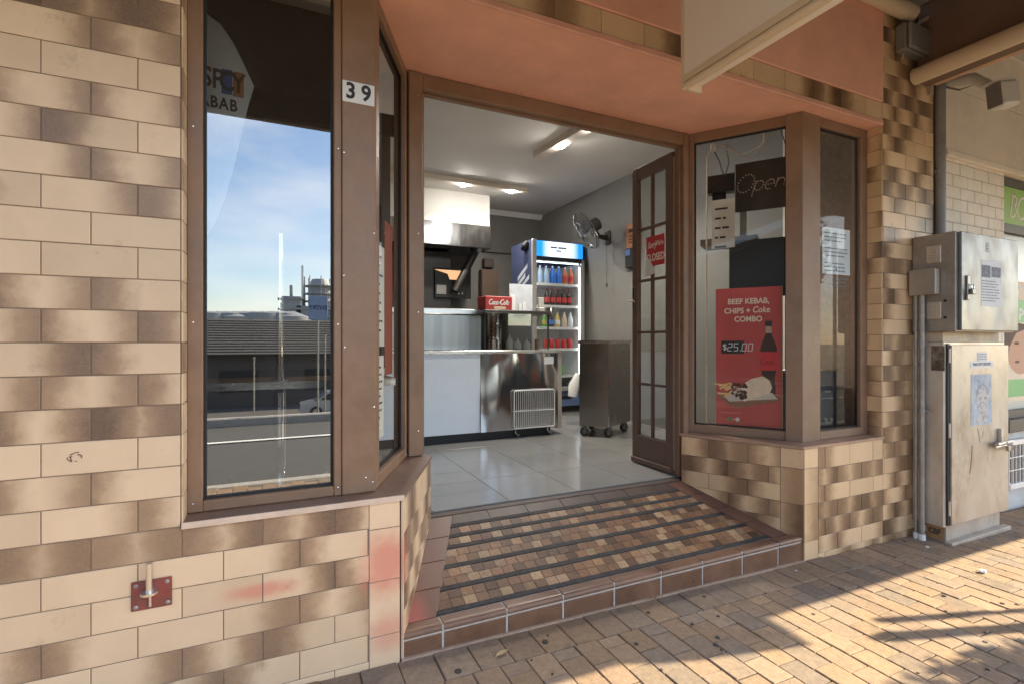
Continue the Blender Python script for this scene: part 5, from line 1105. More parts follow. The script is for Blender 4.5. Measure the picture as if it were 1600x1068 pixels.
k = MB(); k.lathe([(.02, 0), (.045, .03), (.055, .045), (.03, .05)], (p.x + .085, CY + .2, zt2), 14); tag(k.build('crumpled_wrap', m_steel, smooth=True), 'shiny crumpled foil bowl at the end of the case top', 'bowl')

# drinks fridge
FY = 5.5; FX0, FX1 = 2.835, 3.588; FZ1 = 2.46
fr = thing('drinks_fridge', ((FX0 + FX1) / 2, FY + .3, FL), 'tall upright drinks fridge with lit blue header against the back wall', 'fridge')
m_fb = mat('fridge_blue', (.05, .06, .12), .4); m_fs = mat('fridge_silver', (.55, .54, .52), .35, .6)
b = MB(); b.box((FX0, FY + .04, FL + .28), (FX0 + .03, FY + .62, FZ1)); b.box((FX1 - .03, FY + .04, FL + .28), (FX1, FY + .62, FZ1)); b.box((FX0 + .031, FY + .59, FL + .28), (FX1 - .031, FY + .62, FZ1)); b.box((FX0 + .031, FY + .04, FZ1 - .03), (FX1 - .031, FY + .589, FZ1)); b.box((FX0, FY + .05, FL + .08), (FX1, FY + .62, FL + .279)); b.build('cabinet_body', m_fb, fr)
b = MB(); b.box((FX0 + .03, FY + .08, FL), (FX1 - .03, FY + .6, FL + .0795)); b.build('plinth', m_black, fr)
b = MB(); b.box((FX0 + .032, FY + .08, FL + .285), (FX0 + .036, FY + .585, FZ1 - .25)); b.box((FX1 - .036, FY + .08, FL + .285), (FX1 - .032, FY + .585, FZ1 - .25)); b.box((FX0 + .037, FY + .582, FL + .285), (FX1 - .037, FY + .588, FZ1 - .25)); b.build('white_liner', m_white, fr)
m_hd = bpy.data.materials.new('lit_header'); m_hd.use_nodes = True; n_, l_ = nodes_of(m_hd)
tc_ = n_.new('ShaderNodeTexCoord'); sx_ = n_.new('ShaderNodeSeparateXYZ'); l_.new(tc_.outputs['Object'], sx_.inputs['Vector'])
mr_ = n_.new('ShaderNodeMapRange'); mr_.inputs['From Min'].default_value = FX0 + .08; mr_.inputs['From Max'].default_value = FX1 - .03; l_.new(sx_.outputs['X'], mr_.inputs['Value'])
cr_ = n_.new('ShaderNodeValToRGB'); e_ = cr_.color_ramp.elements; e_[0].position = .08; e_[0].color = (.01, .28, .85, 1); e_[1].position = .92; e_[1].color = (.01, .28, .85, 1)
for p_, c_ in ((.26, (.75, .88, 1, 1)), (.74, (.75, .88, 1, 1))): x_ = e_.new(p_); x_.color = c_
l_.new(mr_.outputs['Result'], cr_.inputs['Fac']); P_ = n_['Principled BSDF']; l_.new(cr_.outputs['Color'], P_.inputs['Emission Color']); P_.inputs['Emission Strength'].default_value = .30; l_.new(cr_.outputs['Color'], P_.inputs['Base Color'])
b = MB(); b.box((FX0 + .065, FY + .012, FZ1 - .20), (FX1 - .02, FY + .039, FZ1 - .015), .004); hd = b.build('lit_header', m_hd, fr)
b = MB(); Mh = wallM((0, FY + .012, 0), (1, 0)); b.M = Mh; words(b, FX0 + .26, FX0 + .5, FZ1 - .085, .02, .0004); words(b, FX0 + .34, FX0 + .43, FZ1 - .125, .016, .0004); b.build('lettering', m_greyink, hd)
b = MB(); b.box((FX0 - .001, FY - .0, FL + .28), (FX0 + .06, FY + .0395, FZ1 - .001), .006); b.box((FX1 - .045, FY, FL + .28), (FX1 + .001, FY + .0395, FZ1 - .21), .006); b.box((FX0 + .061, FY, FL + .28), (FX1 - .046, FY + .039, FL + .33), .004); dfr = b.build('door_frame', m_fs, fr)
b = MB(); b.box((FX0 + .061, FY + .004, FZ1 - .255), (FX1 - .002, FY + .0385, FZ1 - .205)); b.build('header_strip', m_black, fr)
b = MB(); b.box((FX0 + .0615, FY + .018, FL + .3305), (FX1 - .0465, FY + .022, FZ1 - .256)); b.build('glass_door', glass('fridge_glass', .0, (.97, .98, .98), k=.5), fr)
b = MB(); b.box((FX0 + .0, FY + .046, FL + .08), (FX1, FY + .0495, FL + .279)); b.build('blue_kickplate', mat('kick_blue', (.12, .16, .30), .4), fr)
b = MB(); b.box((FX0 + .42, FY + .040, FL + .17), (FX0 + .58, FY + .0455, FL + .21)); b.build('control_panel', m_black, fr)
Msd = wallM((FX0, 0, 0), (0, -1)); b = MB(); b.M = Msd
for k, (y_, z_, l_len) in enumerate(((FY + .42, 1.98, .28), (FY + .42, 1.90, .22), (FY + .45, 1.80, .36))):
    b.prism([(-y_, z_), (-y_ + l_len, z_ + l_len * .5), (-y_ + l_len, z_ + l_len * .5 + .055), (-y_, z_ + .055)], .0003, .001)
b.build('side_print', mat('side_print', (.42, .45, .5), .6), fr)
k = MB(); k.tube([(FX0 - .005, FY + .12, 2.44), (FX0 - .03, FY + .14, 2.40), (FX0 - .03, FY + .2, 2.36)], [.03, .045, .035], 10); tag(k.build('black_cap', m_black, smooth=True), 'black cloth cap hung on the top left edge of the fridge', 'cap')
shelves = [atY(870, y, FY + .05).z for y in (444, 478, 512, 545, 587)]
m_led = mat('fridge_lamp', (.9, .95, 1), .5, emit=(.85, .93, 1), estr=1.3)
for i, z in enumerate(shelves):
    b = MB(); b.box((FX0 + .037, FY + .09, z - .014), (FX1 - .037, FY + .58, z)); s_ = b.build('shelf', mat('shelf_white', (.75, .76, .78), .4), fr)
    b = MB(); b.box((FX0 + .037, FY + .082, z - .02), (FX1 - .037, FY + .0895, z + .012)); b.build('price_rail', m_white, s_)
b = MB(); b.box((FX1 - .044, FY + .05, FL + .4), (FX1 - .0375, FY + .075, FZ1 - .3)); b.build('lamp_tube', m_led, fr)
b = MB(); b.box((FX0 + .0375, FY + .05, FL + .4), (FX0 + .044, FY + .075, FZ1 - .3)); b.build('lamp_tube', m_led, fr)
b = MB(); b.box((FX0 + .06, FY + .06, FZ1 - .268), (FX1 - .06, FY + .08, FZ1 - .258)); b.build('lamp_tube', m_led, fr)
def drink(x, y, z, r, h, body, cap, label_c, lab, cat, grp, kind='bottle'):
    o = thing('drink_bottle' if kind == 'bottle' else 'drink_can', (x, y, z), lab, cat, grp)
    k = MB()
    if kind == 'bottle': k.lathe([(r * .9, 0), (r, .01), (r, h * .55), (r * .85, h * .68), (r * .42, h * .85), (r * .38, h * .94)], (x, y, z), 14)
    else: k.lathe([(r * .85, 0), (r, .01), (r, h * .93), (r * .8, h)], (x, y, z), 14)
    k.build('bottle_body' if kind == 'bottle' else 'can_body', body, o, smooth=True)
    if kind == 'bottle':
        k = MB(); k.lathe([(r * .42, h * .94), (r * .42, h)], (x, y, z), 10); k.build('bottle_cap', cap, o)
        k = MB(); k.lathe([(r + .0008, h * .22), (r + .0012, h * .23), (r + .0012, h * .5), (r + .0008, h * .51)], (x, y, z), 14); k.build('bottle_label', label_c, o)
P2 = lambda nm, c, r=.3: mat('drink_' + nm, c, r)
c_water = P2('water', (.55, .66, .75), .1); c_cola = P2('cola', (.045, .018, .012), .15); c_blue = P2('blue', (.03, .18, .62)); c_redl = P2('red', (.6, .04, .035)); c_org = P2('orange', (.6, .18, .05)); c_grn = P2('green', (.12, .42, .08)); c_milk = P2('milk', (.7, .55, .42)); c_pink = P2('pink', (.66, .22, .2)); c_wh = P2('white', (.78, .78, .78)); c_yel = P2('yellow', (.65, .5, .12))
fx = lambda f: FX0 + .06 + (FX1 - FX0 - .12) * f
yb = FY + .16; zs_ = [z + .001 for z in shelves]
for f in (.06, .20, .34): drink(fx(f), yb, zs_[0], .036, .235, c_water, c_wh, P2('waterlabel', (.45, .6, .8)), 'clear water bottle on the top fridge shelf', 'bottle', 'water bottles on the top fridge shelf')
for f in (.49, .63): drink(fx(f), yb, zs_[0], .036, .235, c_blue, c_wh, c_blue, 'blue drink bottle on the top fridge shelf', 'bottle', 'blue bottles on the top fridge shelf')
for f in (.78, .92): drink(fx(f), yb, zs_[0], .034, .23, c_org, c_wh, c_redl, 'reddish drink bottle at the right of the top fridge shelf', 'bottle', 'reddish bottles on the top fridge shelf')
for f in (.36, .49, .62, .75, .88): drink(fx(f), yb, zs_[1], .035, .225, c_cola, c_redl, c_redl, 'dark cola bottle with red label on the second fridge shelf', 'bottle', 'cola bottles on the second fridge shelf')
for f, bd, lbl_, nm in ((.30, c_grn, c_yel, 'green and yellow bottle on the middle fridge shelf'), (.44, c_cola, c_blue, 'dark bottle with blue label on the middle fridge shelf'), (.60, c_yel, c_wh, 'amber bottle with white label on the middle fridge shelf'), (.76, c_milk, c_milk, 'flavoured milk bottle on the middle fridge shelf'), (.91, c_wh, c_wh, 'white milk bottle on the middle fridge shelf')): drink(fx(f), yb, zs_[2], .036, .20, bd, c_wh, lbl_, nm, 'bottle', 'mixed bottles on the middle fridge shelf')
for f in (.33, .47, .61, .75, .89): drink(fx(f), yb, zs_[3], .034, .125, c_redl, c_redl, c_redl, 'red drink can on the fourth fridge shelf', 'can', 'red cans on the fourth fridge shelf', 'can')
for f, bd, nm in ((.40, c_wh, 'white drink can on the lowest fridge shelf'), (.55, c_pink, 'pink drink can on the lowest fridge shelf'), (.70, c_grn, 'green drink can on the lowest fridge shelf')): drink(fx(f), yb, zs_[4], .034, .125, bd, bd, bd, nm, 'can', 'cans on the lowest fridge shelf', 'can')

# steel trolley
pc_ = atZ(951, 684, FL); TA = R(-24.9)
Mt = Matrix.Translation((pc_.x, pc_.y + .0, FL)) @ Matrix.Rotation(R(-24.9 + 8), 4, 'Z')
tr = thing('steel_trolley', (pc_.x, pc_.y, FL), 'stainless steel cabinet trolley on castors beside the open door', 'trolley')
tr_w = .24; Th = .905
b = MB(); b.M = Mt; b.prism([(0, 0), (0, .0), (-tr_w, .14), (-.0, .62), (.34, .34)][1:], .10, Th - .03); tb = b.build('trolley_body', mat('trolley_steel', (.36, .335, .31), .24, 1, var=.12, vscale=3, rvar=.06), tr)
b = MB(); b.M = Mt; b.prism([(.004, -.008), (-tr_w - .012, .14), (-.0, .632), (.352, .34)], Th - .0295, Th); b.build('trolley_top', m_steel, tr)
b = MB(); b.M = Mt; b.box((-.006, -.006, .10), (.004, .002, Th - .031), .002); b.build('corner_trim', m_chrome, tr)
for (x, y) in ((-.19, .15), (.012, .05), (.27, .33), (.0, .54)):
    b = MB(); b.M = Mt @ Matrix.Translation((x, y, 0)) @ Matrix.Rotation(R(20), 4, 'Z'); b.lathe([(.04, -.012), (.045, -.008), (.045, .008), (.04, .012)], (0, 0, .0455), 18, 'y'); cw = b.build('caster_wheel', mat('caster_tyre', (.05, .045, .04), .6), tr, smooth=True)
    b = MB(); b.M = Mt @ Matrix.Translation((x, y, 0)) @ Matrix.Rotation(R(20), 4, 'Z'); b.lathe([(.026, -.014), (.026, .014)], (0, 0, .0455), 14, 'y'); b.box((-.02, -.02, .07), (.02, -.0145, .099)); b.box((-.03, -.02, .0935), (.03, .02, .0995)); b.build('caster_fork', m_grey, cw)
k = MB(); a = atY(897, 600, pc_.y + .75); k.tube([(a.x - .02, a.y, .62), (a.x, a.y, .74), (a.x + .05, a.y, .86)], [.05, .06, .03], 10); tag(k.build('white_bag', m_white, smooth=True), 'white bin bag hanging behind the steel trolley', 'bag')

# wall fan
fpv = atX(950, 372, RX - .01)
fan = thing('wall_fan', (RX, fpv.y, fpv.z), 'dark oscillating wall fan with wire cage above the trolley', 'fan')
m_fan = mat('fan_plastic', (.045, .035, .03), .35)
b = MB(); b.M = wallM((RX, fpv.y, fpv.z), (0, -1)); b.box((-.05, -.08, .0005), (.05, .08, .03), .01); b.tube([(0, 0, .03), (.0, .0, .1), (.02, .0, .16)], [.035, .03, .028], 12); b.build('wall_mount', m_fan, fan, smooth=True)
fc = atY(912, 362, fpv.y - .1); fdir = Vector((-.77, .26, -.50)).normalized(); fc = Vector((RX - .38, fpv.y - .12, atY(912, 362, fpv.y - .1).z))
fc = O + ray(914, 361) * ((fpv.y - .10) / ray(914, 361).y)
Mf = fdir.to_track_quat('Z', 'Y').to_matrix().to_4x4(); Mf.translation = fc
hub_b = fc - fdir * .12
b = MB(); b.tube([hub_b - fdir * .08, hub_b - fdir * .06, hub_b + fdir * .04, hub_b + fdir * .06], [.05, .075, .075, .05], 16); b.tube([hub_b - fdir * .02 + Vector((0, 0, -.05)), Vector((RX - .16, fpv.y - .02, fpv.z))], .022, 10); b.build('motor_housing', m_fan, fan, smooth=True)
RF = .235; b = MB(); b.M = Mf
ring = lambda r, z: [(r * math.cos(2 * math.pi * k / 32), r * math.sin(2 * math.pi * k / 32), z) for k in range(33)]
b.tube(ring(RF, 0), .006, 6); b.tube(ring(RF, -.03), .005, 6); b.tube(ring(RF * .55, .05), .003, 5)
for k in range(40):
    t = 2 * math.pi * k / 40; c_, s_ = math.cos(t), math.sin(t); b.tube([(RF * c_, RF * s_, 0), (RF * .8 * c_, RF * .8 * s_, .035), (RF * .3 * c_, RF * .3 * s_, .06), (.03 * c_, .03 * s_, .062)], .0016, 4)
    b.tube([(RF * c_, RF * s_, -.03), (RF * .75 * c_, RF * .75 * s_, -.06), (RF * .3 * c_, RF * .3 * s_, -.07)], .0016, 4)
b.lathe([(.045, .058), (.045, .066), (.02, .072)], (0, 0, 0), 16); b.build('cage', mat('fan_wire', (.22, .21, .21), .3, .8), fan)
b = MB(); b.M = Mf
for k in range(3):
    Mr = Mf @ Matrix.Rotation(2 * math.pi * k / 3 + .4, 4, 'Z'); b.M = Mr; b.add([(.03, -.03, -.02), (.12, -.075, -.025), (.19, -.05, -.02), (.2, .03, .005), (.13, .06, .02), (.03, .03, .015)], [(0, 1, 2, 3, 4, 5)])
b.M = Mf; b.lathe([(.035, -.03), (.035, .03), (.02, .04)], (0, 0, 0), 14); b.build('blades', mat('fan_blade', (.10, .10, .11), .3), fan)
b = MB(); q0 = O + ray(948, 383) * ((fpv.y - .05) / ray(948, 383).y); b.tube([q0, q0 - Vector((0, 0, .46))], .0022, 5); b.tube([q0 - Vector((0, 0, .46)), q0 - Vector((0, 0, .5))], .010, 8); b.build('pull_cord', m_black, fan)
# notice and card reader on the right wall
MRW = wallM((RX, 0, 0), (0, -1))
a = uv_on(MRW, 980, 352); c = uv_on(MRW, 1003, 388)
ob = thing('orange_notice', (RX, (a[0] + c[0]) / -2, c[1]), 'orange framed notice on the grey wall beside the open door', 'notice')
b = MB(); b.M = MRW; b.box((a[0], c[1], .0005), (c[0], a[1], .012), .002); b.build('notice_plate', mat('notice_orange', (.42, .17, .07), .5), ob)
b = MB(); b.M = MRW; b.box((a[0] + .04, a[1] - .1, .0123), (c[0] - .02, a[1] - .06, .014))
for k in range(3): b.box((a[0] + .04, a[1] - .15 - k * .035, .0123), (c[0] - .05, a[1] - .135 - k * .035, .0135))
b.build('lettering', m_dkwood, ob)
a = uv_on(MRW, 982, 390); c = uv_on(MRW, 998, 417)
wp = thing('wall_terminal', (RX, -(a[0] + c[0]) / 2, c[1]), 'black wall terminal with blue screen under the orange notice', 'terminal')
b = MB(); b.M = MRW; b.box((a[0], c[1], .0005), (c[0] + .03, a[1], .05), .006); b.build('terminal_case', m_black, wp)
b = MB(); b.M = MRW; b.box((a[0] + .01, a[1] - .08, .0503), (a[0] + .09, a[1] - .015, .0515)); b.build('terminal_screen', mat('blue_screen', (.10, .16, .35), .3), wp)

# ceiling light battens with spots
m_spot = mat('spot_lamp', (1, 1, 1), .5, emit=(1, .97, .92), estr=120)
m_bat = mat('batten_white', (.74, .66, .55), .5)
def batten(p0, p1, spots, lab, power=25):
    p0, p1 = Vector(p0), Vector(p1); o = thing('ceiling_light', ((p0.x + p1.x) / 2, (p0.y + p1.y) / 2, CE), lab, 'ceiling light')
    d = (p1 - p0); L = d.length; Mb = Matrix.Translation((p0.x, p0.y, CE)) @ Matrix.Rotation(math.atan2(d.y, d.x), 4, 'Z')
    k = MB(); k.M = Mb; k.box((0, -.055, -.06), (L, .055, -.0005), .004); k.build('light_body', m_bat, o)
    for q in spots:
        t = (Vector(q) - p0).dot(d) / L; k = MB(); k.M = Mb; k.lathe([(.032, -.075), (.032, -.0605)], (t, 0, 0), 16); s_ = k.build('lamp_spot', m_spot, o)
        ld = bpy.data.lights.new('lamp', 'SPOT'); ld.energy = power; ld.spot_size = R(140); ld.spot_blend = .6; ld.shadow_soft_size = .035; ld.color = (1, .95, .86)
        lo = bpy.data.objects.new('lamp', ld); COL.objects.link(lo); wpos = Mb @ Vector((t, 0, -.085)); lo.location = wpos; lo.parent = s_; lo.matrix_parent_inverse = Matrix.Identity(4)
zz_ = CE - .065
l1a, l1b = atZ(840, 250, zz_), atZ(948, 185, zz_); s1, s2 = atZ(882, 230, zz_), atZ(925, 200, zz_)
batten((l1a.x, l1a.y), (l1a.x + .1, 2.75), [(s1.x, s1.y), (s2.x, s2.y)], 'white ceiling batten with two bright spots pointing towards the door') if False else batten((l1a.x, l1a.y, 0), (l1b.x + .02, l1b.y, 0), [(s1.x, s1.y, 0), (s2.x, s2.y, 0)], 'white ceiling batten with two bright spots nearest the doorway')
l2a, l2b = atZ(560, 262, zz_), atZ(829, 299, zz_); s3, s4 = atZ(723, 290, zz_), atZ(800, 299, zz_)
l2b.y = (s3.y + s4.y) / 2; l2a.y = l2b.y
batten((l2a.x, l2b.y, 0), (l2b.x, l2b.y, 0), [(s3.x, l2b.y, 0), (s4.x, l2b.y, 0)], 'long white ceiling batten with two bright spots in front of the bulkhead', 15)

# bulkhead, hood and cooking line
HX = atZ(765, 306, CE).x; HY = atZ(765, 306, CE).y
hz0, hz1 = atY(765, 390, HY).z, atY(765, 355, HY).z
rh = thing('range_hood', (1.4, HY + .3, hz0), 'stainless range hood below a white bulkhead at the back', 'range hood')
b = MB(); b.box((-.6, HY, hz1 + .0005), (HX, BY - .001, CE - .001)); b.build('bulkhead', m_ceil, rh)
b = MB(); b.box((-.6, HY - .05, hz0), (HX + .002, BY - .01, hz1), .006); b.build('hood_canopy', m_steelw, rh)
kl = thing('cooking_range', (1.2, BY - .3, FL), 'dark cooking range with an orange reflection painted on its oven door under the hood', 'oven')
RYk = BY - .35
b = MB(); b.box((-.4, RYk, FL), (2.1, BY - .01, hz0 - .02), .01); b.build('range_body', mat('range_black', (.03, .028, .027), .35, var=.3, vscale=4), kl)
Mk = wallM((0, RYk, 0), (1, 0)); a = uv_on(Mk, 678, 418); c = uv_on(Mk, 725, 467)
b = MB(); b.M = Mk; b.box((a[0], c[1], .0005), (c[0] + .09, a[1], .03), .008); od = b.build('oven_door', mat('oven_black', (.015, .015, .016), .25), kl)
a = uv_on(Mk, 697, 422, .03); c = uv_on(Mk, 722, 438, .03)
b = MB(); b.M = Mk; b.prism([(a[0] - .16, a[1] + .0), (c[0], a[1]), (c[0], c[1]), (a[0] + .05, c[1]), (a[0] + .02, a[1] - .05)], .0305, .033); b.build('oven_reflection', mat('orange_reflection', (.5, .25, .12), .4, emit=(1, .55, .28), estr=.22), od)  # orange reflection in the oven door, drawn as a faintly glowing patch
a = uv_on(Mk, 682, 445, .03); c = uv_on(Mk, 697, 460, .03); b = MB(); b.M = Mk; b.box((a[0], c[1], .0305), (c[0], a[1], .034), .002); b.build('oven_dial', m_grey, od)
for px, py in ((720, 444), (716, 459), (722, 459)):
    q = uv_on(Mk, px, py, .03); b = MB(); b.M = Mk; b.lathe([(.012, 0), (.012, .01)], (q[0], q[1], .0305), 10); b.build('knob', m_chrome, od)
a = uv_on(Mk, 665, 498); b = MB(); b.M = Mk; b.box((-.3, a[1] - .02, .0005), (2.0, a[1] + .02, .03), .004); b.build('handle_rail', m_steel, kl)
hk = MB(); q = atY(740, 415, RYk - .2); hk.tube([(HX - .12, RYk - .1, hz0 - .005), (HX - .42, RYk - .15, hz0 - .55)], .05, 10); tag(hk.build('flue_pipe', mat('flue_dark', (.05, .045, .04), .4, .5), smooth=True), 'dark slanting flue pipe below the right end of the hood', 'pipe')
Mb_ = wallM((0, BY - .02, 0), (1, 0)); a = uv_on(Mb_, 748, 422); c = uv_on(Mb_, 774, 457)
b = MB(); b.M = Mb_; b.box((a[0], c[1] - .15, .0005), (c[0], a[1], .12), .01); tag(b.build('brown_cupboard', mat('brown_cupboard', (.13, .085, .06), .5)), 'brown box cupboard on the back wall below the hood end', 'cupboard')
a = uv_on(Mb_, 753, 405); c = uv_on(Mb_, 768, 420); b = MB(); b.M = Mb_; b.box((a[0], c[1], .0005), (c[0], a[1], .10), .006); tag(b.build('power_socket', mat('socket_dark', (.07, .05, .04), .5)), 'small dark box above the brown cupboard on the back wall', 'box')
b = MB(); b.M = Mb_; z_ = uv_on(Mb_, 780, 395)[1]; b.box((HX + .01, z_, .0), (FX1, z_ + .012, .018)); tag(b.build('wall_rail', m_wall), 'thin grey rail along the back wall beside the hood', 'rail')

# ================================================================== ACROSS THE STREET (seen in the window glass)
GY = 2.035
def mirror(px, py, Yv): p = atY(px, py, Yv); return Vector((p.x, 2 * GY - p.y, p.z))
# low tiled roof building
a = mirror(250, 555, 36); c = mirror(640, 555, 36); rg = mirror(420, 498, 39)
hb = thing('tiled_roof_building', (4, a.y - 3, -2.98), 'long low building with grey tiled roof across the street', 'building')
bx0, bx1 = a.x - 14, a.x + 30; m_rt = mat('roof_tile', (.11, .10, .09), .8, var=.3, vscale=8)
b = MB(); b.box((bx0, a.y - 9, -2.98), (bx1, a.y - .8, a.z)); b.build('wall', mat('shade_wall', (.10, .085, .075), .8, var=.2), hb)
b = MB(); b.add([(bx0 - .5, a.y, a.z), (bx1 + .5, a.y, a.z), (bx1 + .5, rg.y - 1.5, rg.z), (bx0 - .5, rg.y - 1.5, rg.z), (bx0 - .5, rg.y - 7, a.z), (bx1 + .5, rg.y - 7, a.z)], [(0, 1, 2, 3), (3, 2, 5, 4), (0, 3, 4), (1, 5, 2)])
n = 14
for k in range(n):
    t0 = k / n; y0 = a.y + (rg.y - 1.5 - a.y) * t0; z0 = a.z + (rg.z - a.z) * t0; b.box((bx0 - .5, y0 - .02, z0 + .0), (bx1 + .5, y0 + .04, z0 + .05))
b.build('roof', m_rt, hb)
for i in range(8):
    b = MB(); x = bx0 + 2 + i * 5; b.box((x, a.y - .8, -2.0), (x + 2.2, a.y - .76, -.6)); b.build('window', m_black, hb)
# two storey brick building opposite on the left, dark hedge beside it
ob_ = thing('brick_building', (-22, -14, -3), 'tall dark brick building with small windows opposite on the left', 'building')
b = MB(); b.box((-40, -19, -3.2), (-6.5, -11, 6.2)); b.build('wall', mat('dark_brick', (.09, .055, .04), .9, var=.3, vscale=4), ob_)
b = MB(); b.box((-40.3, -19.3, 6.2005), (-6.2, -10.7, 6.6)); b.build('roof', m_rt, ob_)
for i in range(8):
    b = MB(); x = -38 + i * 4; b.box((x, -11.05, 3), (x + 1.4, -10.97, 4.8)); b.build('window', m_black, ob_)
# refinery
t0 = mirror(500, 437, 190); t1 = mirror(500, 500, 190)
rf = thing('refinery_tower', (t0.x, t0.y, -3.2), 'grey refinery column wrapped in platforms on the skyline across the street', 'refinery')
m_ref = mat('refinery_steel', (.30, .31, .33), .6, .2); tz_ = t0.z
b = MB(); b.lathe([(3.6, -3.2), (3.6, tz_ - 2), (2.6, tz_)], (t0.x, t0.y, 0), 16); b.build('column', m_ref, rf)
b = MB()
for k in range(9): z = -1 + (tz_ + 1) * k / 9; b.lathe([(5.2, z), (5.2, z + .35)], (t0.x, t0.y, 0), 14)
for k in range(8): t = k * math.pi / 4; b.tube([(t0.x + 5 * math.cos(t), t0.y + 5 * math.sin(t), -3), (t0.x + 5 * math.cos(t), t0.y + 5 * math.sin(t), tz_ + .8)], .18, 5)
b.build('platform', m_ref, rf)
for i, (px, py0, wd) in enumerate(((455, 455, 6), (475, 470, 5), (525, 470, 7), (440, 482, 5), (540, 490, 6))):
    q = mirror(px, py0, 190); k = MB()
    k.box((q.x - wd / 2, q.y - 3, -3.2), (q.x + wd / 2, q.y + 3, q.z - 2)); k.tube([(q.x, q.y, q.z - 2), (q.x, q.y, q.z + 2)], .5, 8)
    for j in range(4): k.box((q.x - wd * .7, q.y - 3.5, q.z - 3 - j * 3.5), (q.x + wd * .7, q.y + 3.5, q.z - 2.6 - j * 3.5))
    tag(k.build('refinery_structure', m_ref), ('square refinery frame left of the column', 'slim refinery frame close by the column', 'wide refinery frame right of the column', 'lowest refinery frame at the skyline edge', 'far refinery frame by the road sign')[i], 'refinery')
q = mirror(473, 415, 190); k = MB(); k.tube([(q.x, q.y, -3.2), (q.x, q.y, q.z)], .45, 8); tag(k.build('flare_stack', m_white), 'thin white flare stack beside the refinery column', 'chimney')
for i in range(12):
    q = mirror(300 + i * 14, 490, 80); k = MB(); k.lathe([(1.6 + .5 * (i % 3), -3), (1.7 + .5 * (i % 3), q.z - .5 * (i % 2)), (.6, q.z + .3)], (q.x, q.y, 0), 12); o = k.build('storage_tank', m_ref, smooth=True); tag(o, 'grey storage tank in the row behind the tiled roof', 'tank', 'storage tanks behind the tiled roof')
# entry sign
e0 = mirror(482, 462, 10.5); e1 = mirror(512, 500, 10.5)
es = thing('road_sign', ((e0.x + e1.x) / 2, e0.y, -.12), 'blue road sign reading ENTRY on a post across the street', 'sign')
b = MB(); b.box((min(e0.x, e1.x), e0.y - .02, e1.z), (max(e0.x, e1.x), e0.y, e0.z), .004); b.build('sign_plate', mat('sign_blue', (.25, .34, .50), .5), es)
b = MB(); Mq = Matrix(((-1, 0, 0, (e0.x + e1.x) / 2), (0, 0, 1, e0.y + .001), (0, 1, 0, (e0.z + e1.z) / 2), (0, 0, 0, 1))); b.M = Mq; b.text('ENTRY', .12, 0, 0, bold=.03, z=.0005, sx=.9); b.build('lettering', mat('sign_navy', (.02, .04, .16), .5), es)
b = MB(); b.tube([((e0.x + e1.x) / 2, e0.y - .05, -1.0), ((e0.x + e1.x) / 2, e0.y - .05, e0.z)], .018, 8); b.build('sign_post', m_galv, es)
# silver car
q = mirror(468, 650, 30)
car = thing('parked_car', (q.x + 2.1, q.y - .8, -2.98), 'silver sedan parked in the lower yard across the street', 'car')
m_carp = mat('silver_paint', (.55, .57, .6), .25, .6, coat=.5); ox_, oy_, oz_ = q.x, q.y, -2.98
b = MB(); side = [(0, .35), (.05, .75), (.9, .92), (1.45, 1.38), (2.7, 1.42), (3.5, 1.0), (4.25, .92), (4.35, .5), (4.3, .3), (.1, .28)]
for yy in (0,): b.add([(ox_ + x, oy_, oz_ + z) for x, z in side] + [(ox_ + x, oy_ - 1.7, oz_ + z) for x, z in side], [tuple(range(10)), tuple(range(10, 20))[::-1]] + [(k, (k + 1) % 10, 10 + (k + 1) % 10, 10 + k) for k in range(10)])
b.build('body', m_carp, car)
b = MB(); b.add([(ox_ + x, oy_ + .006, oz_ + z) for x, z in ((1.05, .95), (1.5, 1.32), (2.65, 1.36), (3.3, .98))], [(0, 1, 2, 3)]); b.build('side_window', mat('car_glass', (.03, .035, .04), .1), car)
for x in (.85, 3.45):
    for yy in (.01, -1.71): b = MB(); b.lathe([(.32, -.09), (.32, .09)], (ox_ + x, oy_ + yy, oz_ + .32), 18, 'y'); wh = b.build('wheel', m_black, car); b = MB(); b.lathe([(.19, -.1), (.19, .1)], (ox_ + x, oy_ + yy, oz_ + .32), 12, 'y'); b.build('rim', m_chrome, wh)
# poles on the far kerb
for i, (px, py, Yv) in enumerate(((397, 560, 10.8), (508, 525, 10.0))):
    q = mirror(px, py, Yv); k = MB(); k.tube([(q.x, q.y, -1.2), (q.x, q.y, q.z)], .014, 8); k.lathe([(.022, q.z), (.022, q.z + .03)], (q.x, q.y, 0), 8); tag(k.build('bollard_post', m_galv, smooth=True), ('thin grey post on the far kerb, the shorter one', 'thin leaning grey post on the far kerb under the sign')[i], 'post')
# low dark fence on the embankment

# street things whose shadows reach the paving
def sun_to(px, py, h):
    p = atZ(px, py, -.03); L = h * cot; return Vector((p.x + L * math.sin(SUN_AZ), p.y + L * math.cos(SUN_AZ), 0))
q = sun_to(1376, 963, 2.5); k = MB(); k.tube([(q.x, q.y, gz(q.x) - .25), (q.x, q.y, 2.5 - .03)], .02, 10)
pk = thing('parking_sign', (q.x, q.y, gz(q.x)), 'parking sign pole standing further along the footpath', 'sign'); k.build('pole', m_galv, pk, smooth=True); k = MB(); k.box((q.x - .012, q.y - .022, 2.12), (q.x - .03, q.y + .022, 2.44)); k.build('sign_plate', m_white, pk)
q = sun_to(1412, 988, 2.2); k = MB(); k.tube([(q.x, q.y, gz(q.x) - .25), (q.x, q.y, 2.17)], .036, 10); k.lathe([(.036, 2.17), (.042, 2.2), (.02, 2.26)], (q.x, q.y, 0), 10); tag(k.build('verandah_post', m_creamp, smooth=True), 'stout cream post standing free on the footpath', 'post')
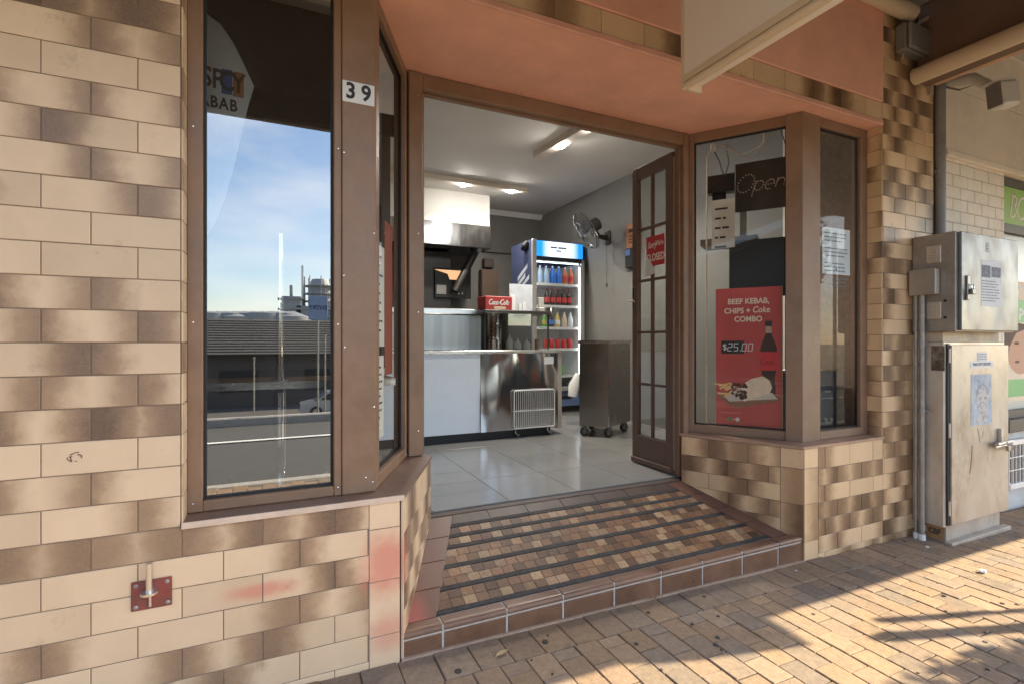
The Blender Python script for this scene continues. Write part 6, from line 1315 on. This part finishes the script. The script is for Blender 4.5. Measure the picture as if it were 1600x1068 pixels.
tq = Vector((2.95 + 2.25 * cot * math.sin(SUN_AZ), .33 + 2.25 * cot * math.cos(SUN_AZ), 0))
tree = thing('street_tree', (tq.x, tq.y, gz(tq.x)), 'small dense street tree at the kerb further along', 'tree')
b = MB(); b.tube([(tq.x, tq.y, -.3), (tq.x + .03, tq.y, .6), (tq.x - .02, tq.y + .03, 1.4), (tq.x, tq.y, 2.2)], [.10, .08, .065, .03], 10)
rt_ = random.Random(2)
for k in range(6): t = k * 1.05; b.tube([(tq.x, tq.y, 1.2 + .1 * k), (tq.x + .25 * math.cos(t), tq.y + .25 * math.sin(t), 1.6 + .1 * k), (tq.x + .5 * math.cos(t), tq.y + .5 * math.sin(t), 1.9 + .12 * k)], [.04, .025, .01], 6)
b.build('trunk', mat('bark', (.12, .09, .065), .9, var=.3, vscale=20), tree, smooth=True)
b = MB()
for i in range(6500):
    while True:
        p = Vector((rt_.uniform(-1, 1), rt_.uniform(-1, 1), rt_.uniform(-1, 1)))
        if p.length < 1: break
    lump = 1 + .22 * math.sin(5 * p.x + 2 * p.z) * math.cos(4 * p.y); c_ = Vector((tq.x, tq.y, 2.25)) + Vector((p.x * .62, p.y * .62, p.z * .75)) * lump
    d1 = Vector((rt_.gauss(0, 1), rt_.gauss(0, 1), rt_.gauss(0, .6))).normalized() * .062; d2 = d1.cross(Vector((rt_.gauss(0, 1), rt_.gauss(0, 1), rt_.gauss(0, 1)))).normalized() * .032
    b.add([c_ - d1, c_ + d2, c_ + d1, c_ - d2], [(0, 1, 2, 3)])
b.build('crown', mat('leaf_green', (.06, .10, .035), .6, var=.4, vscale=6), tree, recalc=False)

# ------------------------------------------------------------------ origins of the things that are one mesh
for o in list(COL.objects):
    if o.type == 'MESH' and o.parent is None and o.get('kind') != 'structure' and o.location.length < 1e-6:
        xs_ = [v.co.x for v in o.data.vertices]; ys_ = [v.co.y for v in o.data.vertices]; zs_ = [v.co.z for v in o.data.vertices]
        c = Vector(((min(xs_) + max(xs_)) / 2, (min(ys_) + max(ys_)) / 2, min(zs_)))
        if o.data.users > 1: continue
        o.data.transform(Matrix.Translation(-c)); o.location = c
        for ch in o.children: ch.matrix_parent_inverse = Matrix.Translation(-c)
